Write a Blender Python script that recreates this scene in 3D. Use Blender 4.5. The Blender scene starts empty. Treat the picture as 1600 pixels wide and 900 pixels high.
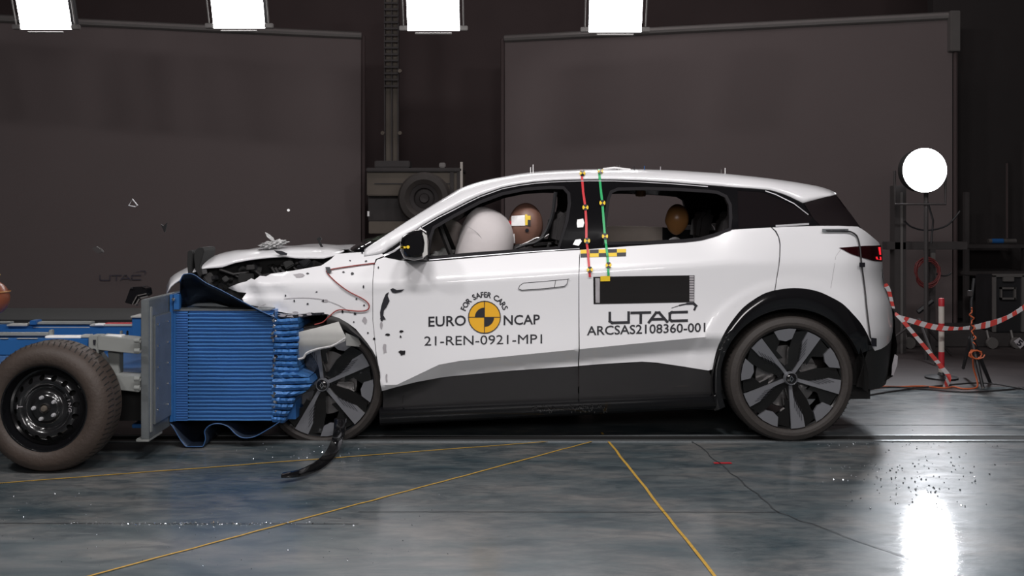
import bpy, bmesh, math, random
from mathutils import Vector, Matrix
from mathutils.geometry import delaunay_2d_cdt
random.seed(7)
C = bpy.context.scene.collection
SC = bpy.context.scene
PI = math.pi

# ------------------------------------------------------------------ camera, world, lights, exposure
F, H, D0, CX, Y0 = 1570.0, 1.275, 5.5, 800.0, 330.0
cam = bpy.data.cameras.new('camera'); camo = bpy.data.objects.new('camera', cam); C.objects.link(camo)
camo.location = (0, -D0, H); camo.rotation_euler = (PI / 2, 0, 0)
cam.sensor_width = 36; cam.lens = 36 * F / 1600; cam.shift_y = -(450 - Y0) / 1600; cam.clip_end = 80
SC.camera = camo
SC.view_settings.view_transform = 'Standard'; SC.view_settings.look = 'None'
SC.view_settings.gamma = 1; SC.view_settings.use_curve_mapping = False
SC.view_settings.exposure = 0.0
w = bpy.data.worlds.new('world'); SC.world = w; w.use_nodes = True
w.node_tree.nodes['Background'].inputs[0].default_value = (.62, .55, .56, 1)
w.node_tree.nodes['Background'].inputs[1].default_value = .05

def area(name, loc, target, sx, sy, energy, col=(1, 1, 1), spread=PI):
    l = bpy.data.lights.new(name, 'AREA'); l.shape = 'RECTANGLE'; l.size = sx; l.size_y = sy
    l.energy = energy; l.color = col; l.spread = spread
    o = bpy.data.objects.new(name, l); C.objects.link(o); o.location = loc
    d = Vector(target) - Vector(loc); o.rotation_euler = d.to_track_quat('-Z', 'Y').to_euler()
    return o
for x, tx, e, sx in ((-3.4, -2.2, 72, .6), (-.71, -.8, 72, .95), (.66, .7, 62, .5), (3.2, 2.0, 62, .6)):
    area('front_studio_light', (x, -3.2, 4.3), (tx, .3, .5), sx, .3, e, (1, .965, .96))
area('low_front_fill', (.4, -6.5, 2.3), (.3, 1, .9), 2.6, .8, 78, (1, .95, .94))  # added fill from the camera side, brightens cabin and lower doors
area('rear_studio_light', (-.5, 5.2, 4.6), (0, -.5, .4), 3.5, .4, 70, (1, .95, .95))
area('backdrop_fill', (0, 3.2, 5.6), (0, 6.2, 2.4), 9, .5, 42, (1, .86, .87))  # added fill with no lamp of its own, placed to brighten only the backdrops

# ------------------------------------------------------------------ materials
def mat(name, col, rough=.5, metal=0., coat=0., var=.12, scale=8., bump=0., spec=.5, emit=0., bscale=None, trans=0.):
    m = bpy.data.materials.new(name); m.use_nodes = True; nt = m.node_tree; b = nt.nodes['Principled BSDF']
    tc = nt.nodes.new('ShaderNodeTexCoord'); nz = nt.nodes.new('ShaderNodeTexNoise')
    nz.inputs['Scale'].default_value = scale; nz.inputs['Detail'].default_value = 5
    nt.links.new(tc.outputs['Object'], nz.inputs['Vector'])
    mx = nt.nodes.new('ShaderNodeMix'); mx.data_type = 'RGBA'
    c2 = tuple(max(0, c * (1 - var)) for c in col); c1 = tuple(min(1, c * (1 + var * .5)) for c in col)
    mx.inputs[6].default_value = (*c1, 1); mx.inputs[7].default_value = (*c2, 1)
    nt.links.new(nz.outputs['Fac'], mx.inputs[0]); nt.links.new(mx.outputs[2], b.inputs['Base Color'])
    b.inputs['Roughness'].default_value = rough; b.inputs['Metallic'].default_value = metal
    b.inputs['Coat Weight'].default_value = coat; b.inputs['Coat Roughness'].default_value = .04
    b.inputs['Specular IOR Level'].default_value = spec
    if trans: b.inputs['Transmission Weight'].default_value = trans
    if emit:
        b.inputs['Emission Color'].default_value = (*col, 1); b.inputs['Emission Strength'].default_value = emit
    if bump:
        n2 = nt.nodes.new('ShaderNodeTexNoise'); n2.inputs['Scale'].default_value = bscale or scale * 4
        n2.inputs['Detail'].default_value = 4; nt.links.new(tc.outputs['Object'], n2.inputs['Vector'])
        bp = nt.nodes.new('ShaderNodeBump'); bp.inputs['Strength'].default_value = bump; bp.inputs['Distance'].default_value = .01
        nt.links.new(n2.outputs['Fac'], bp.inputs['Height']); nt.links.new(bp.outputs['Normal'], b.inputs['Normal'])
    return m
M = {
 'white': mat('white_paint', (.80, .80, .82), .32, coat=.8, var=.03, scale=3),
 'blackd': mat('pressed_black_steel', (.012, .012, .013), .22, coat=.5),
 'sillb': mat('sill_black', (.005, .005, .006), .22, spec=.2, coat=.35),
 'bluecore': mat('dense_blue_core', (.05, .17, .46), .45, var=.2),
 'bright': mat('satin_brightwork', (.72, .72, .75), .38, metal=.55),
 'qflank': mat('black_rear_flank', (.01, .007, .008), .35),
 'darkblue': mat('sheet_edge_blue', (.03, .10, .26), .5),
 'dullred': mat('dull_red_cable', (.13, .02, .02), .6),
 'black': mat('gloss_black', (.006, .006, .007), .12, coat=.5),
 'trim': mat('charcoal_cladding', (.016, .015, .016), .42, var=.15, scale=20, bump=.05, bscale=300),
 'rubber': mat('black_rubber', (.014, .013, .013), .6),
 'seal': mat('grey_seal', (.012, .011, .013), .75, spec=.25),
 'dark': mat('dark_underside', (.008, .008, .008), .75),
 'chrome': mat('chrome', (.75, .76, .8), .14, metal=1, var=.05),
 'tyre': mat('tyre_rubber', (.036, .030, .027), .68, var=.3, scale=14, bump=.2, bscale=60),
 'tyret': mat('dusty_tyre_rubber', (.058, .042, .034), .62, var=.35, scale=9, bump=.25, bscale=50),
 'alloy': mat('grey_alloy', (.22, .225, .245), .34, metal=.5, var=.08),
 'alloyb': mat('black_alloy', (.006, .006, .006), .22, coat=.4),
 'disc': mat('brake_steel', (.28, .27, .27), .35, metal=.9),
 'blue': mat('blue_aluminium', (.075, .235, .57), .36, metal=.2, var=.3, scale=5),
 'blued': mat('crushed_blue_aluminium', (.055, .19, .48), .38, metal=.2, var=.5, scale=14, bump=.3, bscale=45),
 'bframe': mat('blue_frame_paint', (.02, .11, .32), .4, var=.25, scale=4),
 'galv': mat('galvanised_steel', (.24, .26, .27), .36, metal=.55, var=.3, scale=9, bump=.15),
 'greyp': mat('grey_paint_steel', (.25, .26, .25), .42, var=.18, scale=5),
 'darkmetal': mat('dark_sheet_metal', (.045, .05, .055), .3, metal=.7, var=.5, scale=6),
 'bluesheet': mat('blue_bent_sheet', (.05, .07, .11), .26, metal=.75, var=.6, scale=4),
 'screen': mat('grey_backdrop_cloth', (.105, .085, .085), .9, var=.08, scale=1.2, bump=.1, bscale=160),
 'screenmark': mat('dark_cloth_print', (.05, .046, .062), .9),
 'wall': mat('dark_wall', (.06, .042, .042), .85, var=.25, scale=1.5),
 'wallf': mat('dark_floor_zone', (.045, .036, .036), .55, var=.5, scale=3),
 'glint': mat('glass_crumb_glints', (.85, .9, .95), .12, metal=.9),
 'machine': mat('dull_machine_paint', (.12, .10, .08), .7, var=.5, scale=2.5),
 'dkmachine': mat('dark_machine', (.035, .03, .03), .7, var=.4),
 'red': mat('red_tape', (.62, .04, .05), .45), 'green': mat('green_tape', (.03, .42, .14), .45),
 'yellow': mat('yellow_sticker', (.85, .58, .02), .5, var=.05), 'orange': mat('amber_sticker', (.83, .43, .015), .5, var=.04),
 'ink': mat('black_ink', (.014, .014, .02), .5), 'plate': mat('matte_black_board', (.010, .009, .009), .8, spec=.25),
 'paper': mat('pale_paper', (.6, .6, .62), .7), 'line': mat('yellow_floor_chalk', (.55, .33, .05), .7, var=.4, scale=40),
 'seam': mat('dark_floor_seam', (.05, .055, .06), .5, var=.6, scale=30),
 'bag': mat('airbag_cloth', (.62, .58, .58), .75, var=.1, scale=5, bump=.35, bscale=12),
 'bagb': mat('beige_airbag_cloth', (.36, .31, .29), .8, bump=.3, bscale=10),
 'skin': mat('dummy_skin', (.22, .115, .085), .42, var=.2), 'gold': mat('dummy_gold_skin', (.42, .2, .07), .3, var=.25),
 'cloth': mat('dummy_shirt', (.3, .28, .27), .85), 'seat': mat('seat_cloth', (.03, .027, .028), .8, bump=.2),
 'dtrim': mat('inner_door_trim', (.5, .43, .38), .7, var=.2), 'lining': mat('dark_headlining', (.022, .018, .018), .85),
 'floorpan': mat('floor_pan', (.02, .02, .02), .8), 'tail': mat('tail_lamp_red', (.02, .003, .004), .12, coat=.6),
 'tailr': mat('tail_lamp_lit', (.9, .02, .03), .2, emit=1.2), 'wire': mat('red_wire', (.3, .05, .045), .5),
 'wireb': mat('black_cable', (.03, .028, .03), .5), 'wireo': mat('orange_cable', (.55, .12, .04), .5),
 'tapew': mat('white_tape', (.55, .53, .54), .45), 'taper': mat('red_barrier_tape', (.6, .06, .05), .45),
 'postw': mat('cream_post', (.45, .42, .38), .6), 'postr': mat('red_post', (.45, .02, .03), .5),
 'case': mat('flight_case_black', (.012, .012, .014), .5), 'alu': mat('aluminium_edge', (.13, .122, .118), .5, metal=.3),
 'lamp': mat('lamp_glow', (1, 1, 1), .5, emit=14, var=0), 'lampr': mat('round_lamp_glow', (.97, .98, 1), .5, emit=12, var=0),
 'reflect': mat('white_reflector', (.9, .9, .9), .3, var=0), 'bottle': mat('brown_sphere', (.24, .075, .04), .3, var=.35, scale=4),
 'chip': mat('black_chip', (.008, .008, .009), .45), 'smoke': mat('dirty_grey', (.42, .4, .42), .6, var=.4, scale=20),
 'torn': mat('torn_white_plastic', (.6, .6, .6), .4, var=.35, scale=20, bump=.8, bscale=60),
 'liner': mat('bent_pale_metal', (.58, .58, .56), .36, metal=.35, var=.2, scale=9),
}
def glassmat(name, tint, fac):
    m = bpy.data.materials.new(name); m.use_nodes = True; nt = m.node_tree; nt.nodes.clear()
    o = nt.nodes.new('ShaderNodeOutputMaterial'); mx = nt.nodes.new('ShaderNodeMixShader')
    t = nt.nodes.new('ShaderNodeBsdfTransparent'); t.inputs[0].default_value = (*tint, 1)
    g = nt.nodes.new('ShaderNodeBsdfGlossy'); g.inputs['Roughness'].default_value = .05; g.inputs['Color'].default_value = (.75, .9, .78, 1)
    lw = nt.nodes.new('ShaderNodeLayerWeight'); lw.inputs[0].default_value = fac
    nt.links.new(lw.outputs['Fresnel'], mx.inputs[0]); nt.links.new(t.outputs[0], mx.inputs[1]); nt.links.new(g.outputs[0], mx.inputs[2])
    nt.links.new(mx.outputs[0], o.inputs[0]); return m
M['glass'] = glassmat('green_tinted_glass', (.55, .68, .56), .45)
M['qglass'] = mat('privacy_glass', (.01, .008, .009), .06, coat=.3)

def floor_mat():
    m = bpy.data.materials.new('worn_blue_grey_concrete'); m.use_nodes = True; nt = m.node_tree; N = nt.nodes.new; L = nt.links.new
    b = nt.nodes['Principled BSDF']; tc = N('ShaderNodeTexCoord'); mp = N('ShaderNodeMapping'); mp.inputs['Scale'].default_value = (.9, 2.4, 1)
    L(tc.outputs['Object'], mp.inputs[0])
    def noise(sc, det, ro=.6, vec=mp, dist=0.):
        n = N('ShaderNodeTexNoise'); n.inputs['Scale'].default_value = sc; n.inputs['Detail'].default_value = det
        n.inputs['Roughness'].default_value = ro; n.inputs['Distortion'].default_value = dist; L(vec.outputs[0], n.inputs['Vector']); return n
    def ramp(src, stops):
        r = N('ShaderNodeValToRGB'); L(src.outputs['Fac'], r.inputs[0]); e = r.color_ramp.elements
        e[0].position, e[0].color = stops[0][0], (*stops[0][1], 1); e[1].position, e[1].color = stops[-1][0], (*stops[-1][1], 1)
        for p, c in stops[1:-1]:
            x = e.new(p); x.color = (*c, 1)
        return r
    n1 = noise(1.6, 9, .62, dist=.4); n2 = noise(6, 8, .7, dist=.8); n3 = noise(45, 3)
    r1 = ramp(n1, [(.34, (.045, .072, .085)), (.5, (.115, .132, .137)), (.64, (.18, .178, .172))])
    r2 = ramp(n2, [(.38, (.38, .44, .5)), (.58, (1, 1, 1))])
    mx = N('ShaderNodeMix'); mx.data_type = 'RGBA'; mx.blend_type = 'MULTIPLY'; mx.inputs[0].default_value = .75
    L(r1.outputs[0], mx.inputs[6]); L(r2.outputs[0], mx.inputs[7]); L(mx.outputs[2], b.inputs['Base Color'])
    rr = ramp(n2, [(.3, (.32, .32, .32)), (.7, (.5, .5, .5))]); L(rr.outputs[0], b.inputs['Roughness'])
    b.inputs['Specular IOR Level'].default_value = .4; b.inputs['Coat Weight'].default_value = .55; b.inputs['Coat IOR'].default_value = 1.5
    rc = ramp(n2, [(.3, (.035, .035, .035)), (.7, (.09, .09, .09))]); L(rc.outputs[0], b.inputs['Coat Roughness'])
    bp = N('ShaderNodeBump'); bp.inputs['Strength'].default_value = .05; bp.inputs['Distance'].default_value = .01
    ad = N('ShaderNodeMath'); L(n3.outputs['Fac'], ad.inputs[0]); L(n2.outputs['Fac'], ad.inputs[1]); L(ad.outputs[0], bp.inputs['Height'])
    L(bp.outputs['Normal'], b.inputs['Normal']); L(bp.outputs['Normal'], b.inputs['Coat Normal']); return m
M['floor'] = floor_mat()

# ------------------------------------------------------------------ helpers
def P(px, py, Y=0.):
    d = D0 + Y
    return Vector(((px - CX) * d / F, Y, H - (py - Y0) * d / F))
def G(px, py):                       # point on the floor
    d = F * H / (py - Y0); return Vector(((px - CX) * d / F, d - D0, 0))
def tag(o, label=None, cat=None, group=None, kind=None):
    if label: o['label'] = label
    if cat: o['category'] = cat
    if group: o['group'] = group
    if kind: o['kind'] = kind
    return o
def thing(name, label, cat, loc=(0, 0, 0), group=None):
    o = bpy.data.objects.new(name, None); C.objects.link(o); o.location = loc; o.empty_display_size = .1
    return tag(o, label, cat, group)
def gloc(o):
    v = Vector(o.location)
    while o.parent: o = o.parent; v = v + Vector(o.location)
    return v
def link(name, me, m, parent=None, smooth=True, angle=35):
    ms = m if isinstance(m, (list, tuple)) else [m]
    for x in ms: me.materials.append(M[x] if isinstance(x, str) else x)
    o = bpy.data.objects.new(name, me); C.objects.link(o)
    if parent:
        o.parent = parent; off = gloc(parent)
        if off.length > 0: me.transform(Matrix.Translation(-off))
    if smooth:
        me.shade_smooth(); me.set_sharp_from_angle(angle=math.radians(angle))
    return o
def mesh(name, vs, fs, m, parent=None, smooth=True, angle=35):
    me = bpy.data.meshes.new(name); me.from_pydata([tuple(v) for v in vs], [], fs); me.update()
    return link(name, me, m, parent, smooth, angle)
class MB:
    def __init__(s): s.v = []; s.f = []
    def add(s, vs, fs):
        n = len(s.v); s.v += [tuple(v) for v in vs]; s.f += [tuple(i + n for i in f) for f in fs]; return s
    def box(s, a, b, R=None):
        (x0, y0, z0), (x1, y1, z1) = a, b
        vs = [Vector(p) for p in ((x0, y0, z0), (x1, y0, z0), (x1, y1, z0), (x0, y1, z0), (x0, y0, z1), (x1, y0, z1), (x1, y1, z1), (x0, y1, z1))]
        if R is not None:
            c = (Vector(a) + Vector(b)) / 2; vs = [c + R @ (v - c) for v in vs]
        return s.add(vs, [(0, 3, 2, 1), (4, 5, 6, 7), (0, 1, 5, 4), (1, 2, 6, 5), (2, 3, 7, 6), (3, 0, 4, 7)])
    def tube(s, pts, r, n=8, closed=False):
        pts = [Vector(p) for p in pts]; rs = r if isinstance(r, (list, tuple)) else [r] * len(pts); vs = []; k = len(pts); up = None
        for i, p in enumerate(pts):
            a = pts[(i - 1) % k] if (i or closed) else p; b = pts[(i + 1) % k] if (i < k - 1 or closed) else p
            t = (b - a).normalized()
            if up is None: up = Vector((0, 0, 1)) if abs(t.z) < .9 else Vector((1, 0, 0))
            u = t.cross(up).normalized(); v = u.cross(t).normalized(); up = v
            vs += [p + rs[i] * (math.cos(2 * PI * j / n) * u + math.sin(2 * PI * j / n) * v) for j in range(n)]
        fs = []
        for i in range(k if closed else k - 1):
            for j in range(n):
                a = i * n + j; b = i * n + (j + 1) % n; c = ((i + 1) % k) * n + (j + 1) % n; d = ((i + 1) % k) * n + j
                fs.append((a, b, c, d))
        if not closed: fs += [tuple(range(n))[::-1], tuple((k - 1) * n + j for j in range(n))]
        return s.add(vs, fs)
    def lathe(s, prof, c=(0, 0, 0), axis='y', n=64, cap=False):     # prof: (radius, offset along axis)
        c = Vector(c); vs = []
        for r, h in prof:
            for j in range(n):
                a = 2 * PI * j / n; ca, sa = r * math.cos(a), r * math.sin(a)
                vs.append(c + (Vector((ca, h, sa)) if axis == 'y' else Vector((ca, sa, h)) if axis == 'z' else Vector((h, ca, sa))))
        fs = [(i * n + j, i * n + (j + 1) % n, (i + 1) * n + (j + 1) % n, (i + 1) * n + j) for i in range(len(prof) - 1) for j in range(n)]
        if axis == 'z': fs = [f[::1] for f in fs]
        if cap: fs += [tuple(range(n)), tuple((len(prof) - 1) * n + j for j in range(n))[::-1]]
        return s.add(vs, fs)
    def prism(s, poly, Ya, Yb):       # poly of pixel points (traced at depth Ya), extruded straight back to Yb
        a = [P(x, y, Ya) for x, y in poly]; n = len(a)
        vs = a + [Vector((p.x, Yb, p.z)) for p in a]
        return s.add(vs, [tuple(range(n)), tuple(range(2 * n - 1, n - 1, -1))] + [(i, i + n, (i + 1) % n + n, (i + 1) % n) for i in range(n)])
    def wprism(s, poly, y0, y1):      # poly of world (x,z)
        n = len(poly); vs = [(x, y0, z) for x, z in poly] + [(x, y1, z) for x, z in poly]
        return s.add(vs, [tuple(range(n)), tuple(range(2 * n - 1, n - 1, -1))] + [(i, i + n, (i + 1) % n + n, (i + 1) % n) for i in range(n)])
    def build(s, name, m, parent=None, smooth=True, angle=35, bevel=0):
        me = bpy.data.meshes.new(name); me.from_pydata(s.v, [], s.f); me.update()
        bm = bmesh.new(); bm.from_mesh(me)
        if bevel: bmesh.ops.bevel(bm, geom=[e for e in bm.edges if len(e.link_faces) == 2 and e.calc_face_angle(0) > .6], offset=bevel, segments=2, affect='EDGES')
        bmesh.ops.recalc_face_normals(bm, faces=bm.faces); bm.to_mesh(me); bm.free()
        return link(name, me, m, parent, smooth, angle)
def lerp_tab(t, x):
    if x <= t[0][0]: return t[0][1]
    for (a, b), (c, d) in zip(t, t[1:]):
        if x <= c: return b + (d - b) * (x - a) / (c - a)
    return t[-1][1]
def sstep(t): t = max(0., min(1., t)); return t * t * (3 - 2 * t)
def cr(pts, n=5, closed=False):       # smooth curve through points
    k = len(pts); out = []; q = [tuple(p) for p in pts]
    for i in range(k if closed else k - 1):
        p0 = q[(i - 1) % k] if (i or closed) else q[0]; p1 = q[i]; p2 = q[(i + 1) % k]; p3 = q[(i + 2) % k] if (i + 2 < k or closed) else q[-1]
        for j in range(n):
            t = j / n; out.append(tuple(.5 * (2 * b + (c - a) * t + (2 * a - 5 * b + 4 * c - d) * t * t + (-a + 3 * b - 3 * c + d) * t ** 3) for a, b, c, d in zip(p0, p1, p2, p3)))
    if not closed: out.append(q[-1])
    return out
# body side: depth of the near flank as a function of x and z
ZC = [(-1.6, .28), (-.63, .31), (-.40, .42), (-.29, .44), (.35, .503), (1.09, .575), (3, .575)]
ZB = [(-2, 1.0), (-.7, 1.03), (.37, 1.05), (.95, 1.09), (1.21, 1.158), (1.7, 1.18), (3, 1.18)]
ARCH = [(1.533, .335), (-1.042, .325)]
def side(x, z):
    zb = lerp_tab(ZB, x) + .015; zc = lerp_tab(ZC, x) + .015
    zs = .86 + .066 * max(0, min(1.9, x + .7)); a = max(0., min(z, zb + .02) - zs); Y = 11 * a * a if a < .0245 else 11 * .0245 ** 2 + .54 * (a - .0245)
    Y *= 1 - .75 * sstep((x - 1.0) / .5)
    if z > zb:
        dz = z - zb; Y += .40 * dz + .55 * dz * dz
        if x > 1.0: Y += .16 * ((x - 1) / 1.) ** 2 * min(1, dz / .12)
        if x < -.35: Y += .05 * ((-.35 - x) / .5) ** 1.5 * min(1, dz / .1)
    if z < zc:
        a = zc - z; k = sstep((1.45 - x) / .5); Y += k * (.78 * min(a, .085) + .08 * max(0, a - .085)) + (1 - k) * .25 * a
    if zc < z < zs: Y += .012 * math.sin(PI * (z - zc) / (zs - zc))
    if x > 1.72: u = (x - 1.72 - .05 * sstep((.92 - z) / .2)) / .47; u = max(0, u); Y += .42 * (u ** 2.5 if u < 1 else 1 + 2.5 * (u - 1))
    if x < -1.35: Y += .30 * ((-1.35 - x) / .5) ** 2
    for ax, az in ARCH[:1]:
        r = math.hypot(x - ax, z - az)
        if z < 1.0: Y -= .005 * sstep((.575 - r) / .035) * sstep((z - .25) / .2)
    return Y
def W(px, py, off=0., S=side):
    if px < 1180:
        Y = 0.
        for _ in range(14):
            p = P(px, py, Y); Y = .4 * Y + .6 * S(p.x, p.z)
    else:                            # march along the view ray to the first hit, or the closest graze
        best = (9, 0.); Y = -.06; pg = None
        while Y < .5:
            p = P(px, py, Y); g = Y - S(p.x, p.z)
            if abs(g) < best[0]: best = (abs(g), Y)
            if pg is not None and pg < 0 <= g:
                best = (0, Y - .01 * g / (g - pg)); break
            if Y > best[1] + .2: break
            pg = g; Y += .01
        Y = best[1]
    p = P(px, py, Y); return Vector((p.x, Y - off, p.z))
def inside(pt, poly):
    x, y = pt; c = False; n = len(poly); j = n - 1
    for i in range(n):
        xi, yi = poly[i]; xj, yj = poly[j]
        if (yi > y) != (yj > y) and x < (xj - xi) * (y - yi) / (yj - yi) + xi: c = not c
        j = i
    return c
def dens(poly, step):
    out = []
    for i, a in enumerate(poly):
        b = poly[(i + 1) % len(poly)]; L = math.dist(a, b); n = max(1, int(L / step))
        out += [(a[0] + (b[0] - a[0]) * k / n, a[1] + (b[1] - a[1]) * k / n) for k in range(n)]
    return out
def cdt(outline, holes, step, extra=()):        # triangulated region with interior points; returns 2-D points and triangles
    loops = [dens(outline, step)] + [dens(h, step) for h in holes]
    pts = []; edges = []
    for lp in loops:
        n = len(pts); pts += lp; edges += [(n + i, n + (i + 1) % len(lp)) for i in range(len(lp))]
    for ln in extra:
        q = []
        for a, b in zip(ln, ln[1:]):
            n = max(1, int(math.dist(a, b) / step)); q += [(a[0] + (b[0] - a[0]) * k / n, a[1] + (b[1] - a[1]) * k / n) for k in range(n)]
        q = [p for p in q if inside(p, loops[0])]; n = len(pts); pts += q; edges += [(n + i, n + i + 1) for i in range(len(q) - 1)]; loops_x = q
        EX = q
    xs = [p[0] for p in loops[0]]; zs = [p[1] for p in loops[0]]
    nx = int((max(xs) - min(xs)) / step); nz = int((max(zs) - min(zs)) / step); bl = [p for lp in loops for p in lp] + (pts[sum(len(l) for l in loops):] if extra else [])
    cell = {}
    for p in bl: cell.setdefault((int(p[0] / step), int(p[1] / step)), []).append(p)
    for i in range(1, nx + 1):
        for j in range(1, nz + 1):
            p = (min(xs) + i * step + (j % 2) * step * .5, min(zs) + j * step)
            if not inside(p, loops[0]) or any(inside(p, h) for h in loops[1:]): continue
            ci, cj = int(p[0] / step), int(p[1] / step)
            if any(math.dist(p, q) < step * .45 for a in (-1, 0, 1) for b in (-1, 0, 1) for q in cell.get((ci + a, cj + b), ())): continue
            pts.append(p)
    r = delaunay_2d_cdt([Vector(p) for p in pts], edges, [], 0, 1e-6)
    V = [(v.x, v.y) for v in r[0]]; T = []
    for f in r[2]:
        c = (sum(V[i][0] for i in f) / 3, sum(V[i][1] for i in f) / 3)
        if inside(c, loops[0]) and not any(inside(c, h) for h in loops[1:]):
            a, b, d = (V[i] for i in f)
            ar = (b[0] - a[0]) * (d[1] - a[1]) - (b[1] - a[1]) * (d[0] - a[0])
            if abs(ar) > 1e-10: T.append(tuple(f) if ar > 0 else tuple(f)[::-1])
    return V, T
def solid(V3, T, back):               # front skin + offset back skin + rim
    n = len(V3); vs = list(V3) + list(back); fs = list(T) + [tuple(i + n for i in t)[::-1] for t in T]; e = {}
    for t in T:
        for a, b in ((t[0], t[1]), (t[1], t[2]), (t[2], t[0])): e[(a, b)] = 1
    for a, b in e:
        if (b, a) not in e: fs.append((b, a, a + n, b + n))
    return vs, fs
CARW = 1.78
def panel(name, outline, m, parent, holes=(), S=side, step=.035, thick=.012, off=0., mirror=False, world=False, extra=()):
    o2 = outline if world else [(W(x, y, 0, S).x, W(x, y, 0, S).z) for x, y in outline]
    h2 = [h if world else [(W(x, y, 0, S).x, W(x, y, 0, S).z) for x, y in h] for h in holes]
    V, T = cdt(o2, h2, step, extra)
    f = [Vector((x, S(x, z) - off, z)) for x, z in V]; b = [v + Vector((0, thick, 0)) for v in f]
    if mirror:
        f = [Vector((v.x, CARW - v.y, v.z)) for v in f]; b = [Vector((v.x, CARW - v.y, v.z)) for v in b]; T = [t[::-1] for t in T]
    vs, fs = solid(f, T, b)
    return mesh(name, vs, fs, m, parent, True, 40)
def decal(name, polys, m, parent, off=.003, cell=14, fn=None):     # flat shapes in pixel coordinates laid on the body side
    fn = fn or (lambda x, y: W(x, y, off)); bm = bmesh.new()
    for poly in polys:
        try: bm.faces.new([bm.verts.new((x, y, 0)) for x, y in poly])
        except ValueError: pass
    xs = [v.co.x for v in bm.verts]; ys = [v.co.y for v in bm.verts]
    for ax, lo, hi in ((0, min(xs), max(xs)), (1, min(ys), max(ys))):
        k = lo + cell
        while k < hi:
            co = Vector((0, 0, 0)); co[ax] = k; no = Vector((0, 0, 0)); no[ax] = 1
            bmesh.ops.bisect_plane(bm, geom=bm.verts[:] + bm.edges[:] + bm.faces[:], plane_co=co, plane_no=no); k += cell
    for v in bm.verts: v.co = fn(v.co.x, v.co.y)
    me = bpy.data.meshes.new(name); bm.to_mesh(me); bm.free()
    return link(name, me, m, parent, False)
def stroke(pts, wd):
    out = []
    for a, b in zip(pts, pts[1:]):
        d = math.dist(a, b) or 1; ux, uy = (b[0] - a[0]) / d, (b[1] - a[1]) / d; h = wd / 2
        A = (a[0] - ux * h, a[1] - uy * h); B = (b[0] + ux * h, b[1] + uy * h)
        out.append([(A[0] - uy * h, A[1] + ux * h), (B[0] - uy * h, B[1] + ux * h), (B[0] + uy * h, B[1] - ux * h), (A[0] + uy * h, A[1] - ux * h)])
    return out
def glyphs(txt, bold=.0):             # polygons of a text in font units, plus its bounds
    cu = bpy.data.curves.new('t', 'FONT'); cu.body = txt; cu.offset = bold; cu.resolution_u = 3
    o = bpy.data.objects.new('t', cu); C.objects.link(o); dg = bpy.context.evaluated_depsgraph_get()
    me = bpy.data.meshes.new_from_object(o.evaluated_get(dg))
    pol = [[(me.vertices[i].co.x, me.vertices[i].co.y) for i in p.vertices] for p in me.polygons]
    C.objects.unlink(o); bpy.data.objects.remove(o); bpy.data.meshes.remove(me)
    xs = [p[0] for q in pol for p in q]; ys = [p[1] for q in pol for p in q]
    return pol, (min(xs), max(xs), min(ys), max(ys))
def text_polys(txt, x0, x1, yl, yr, h, bold=.0):   # baseline yl (left) .. yr (right), cap height h, in pixels
    pol, (a, b, c, d) = glyphs(txt, bold); out = []
    for q in pol:
        out.append([(x0 + (x1 - x0) * (p[0] - a) / (b - a), yl + (yr - yl) * (p[0] - a) / (b - a) - h * (p[1] - c) / (d - c)) for p in q])
    return out
def utac(x0, x1, yl, yr, h, wd):
    f = lambda u, v: (x0 + (x1 - x0) * u, yl + (yr - yl) * u - h * v)
    g = [[(.01, 1), (.01, .2), (.04, .04), (.25, .04), (.25, 1)], [(.29, .96), (.52, .96)], [(.405, .96), (.405, 0)],
         [(.51, .02), (.60, .92), (.64, .92), (.74, .02)], [(.56, .28), (.70, .28)], [(.99, .92), (.80, .92), (.775, .8), (.775, .2), (.80, .08), (.99, .08)]]
    out = []
    for s in g: out += stroke([f(*p) for p in s], wd)
    sw = [(.80, 1.35), (.9, 1.58), (1.0, 1.72), (1.08, 1.72), (1.11, 1.5), (1.09, 1.15)]; ws = [.2, .5, .8, 1.0, .8, .2]
    for i in range(len(sw) - 1): out += stroke([f(*sw[i]), f(*sw[i + 1])], wd * ws[i])
    return out
def ellip(name, c, r, m, parent, rot=(0, 0, 0), fn=None, seg=32, ring=20):
    bm = bmesh.new(); bmesh.ops.create_uvsphere(bm, u_segments=seg, v_segments=ring, radius=1)
    from mathutils import Euler
    R = Euler(rot).to_matrix()
    for v in bm.verts:
        q = Vector(v.co)
        if fn: q = fn(q)
        v.co = Vector(c) + R @ Vector((q.x * r[0], q.y * r[1], q.z * r[2]))
    me = bpy.data.meshes.new(name); bm.to_mesh(me); bm.free(); return link(name, me, m, parent, True, 60)

# ------------------------------------------------------------------ the hall
b = MB(); b.add([(-14, -9, 0), (14, -9, 0), (14, 9, 0), (-14, 9, 0)], [(0, 1, 2, 3)])
floor = b.build('floor', 'floor', smooth=False); tag(floor, kind='structure')
def floor_strip(name, pts, wd, m, z=.0025, parent=floor):
    q = MB(); pts = [Vector((p.x, p.y, z)) for p in pts]
    for a, c in zip(pts, pts[1:]):
        n = Vector((-(c - a).y, (c - a).x, 0)).normalized() * wd / 2
        q.add([a - n, c - n, c + n, a + n], [(0, 1, 2, 3)])
    o = q.build(name, m, parent, False)
    if parent is floor: o['kind'] = 'structure'
    return o
def wob(a, c, n, amt):
    return [a.lerp(c, i / n) + Vector((random.uniform(-amt, amt), random.uniform(-amt, amt), 0)) * (0 if i in (0, n) else 1) for i in range(n + 1)]
floor_strip('floor_line', wob(G(-60, 760), G(915, 686), 30, .003), .011, 'line')
floor_strip('floor_line', wob(G(120, 906), G(930, 689), 40, .003), .011, 'line')
floor_strip('floor_line', wob(G(940, 676), G(1122, 908), 16, .003), .013, 'line')
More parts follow.
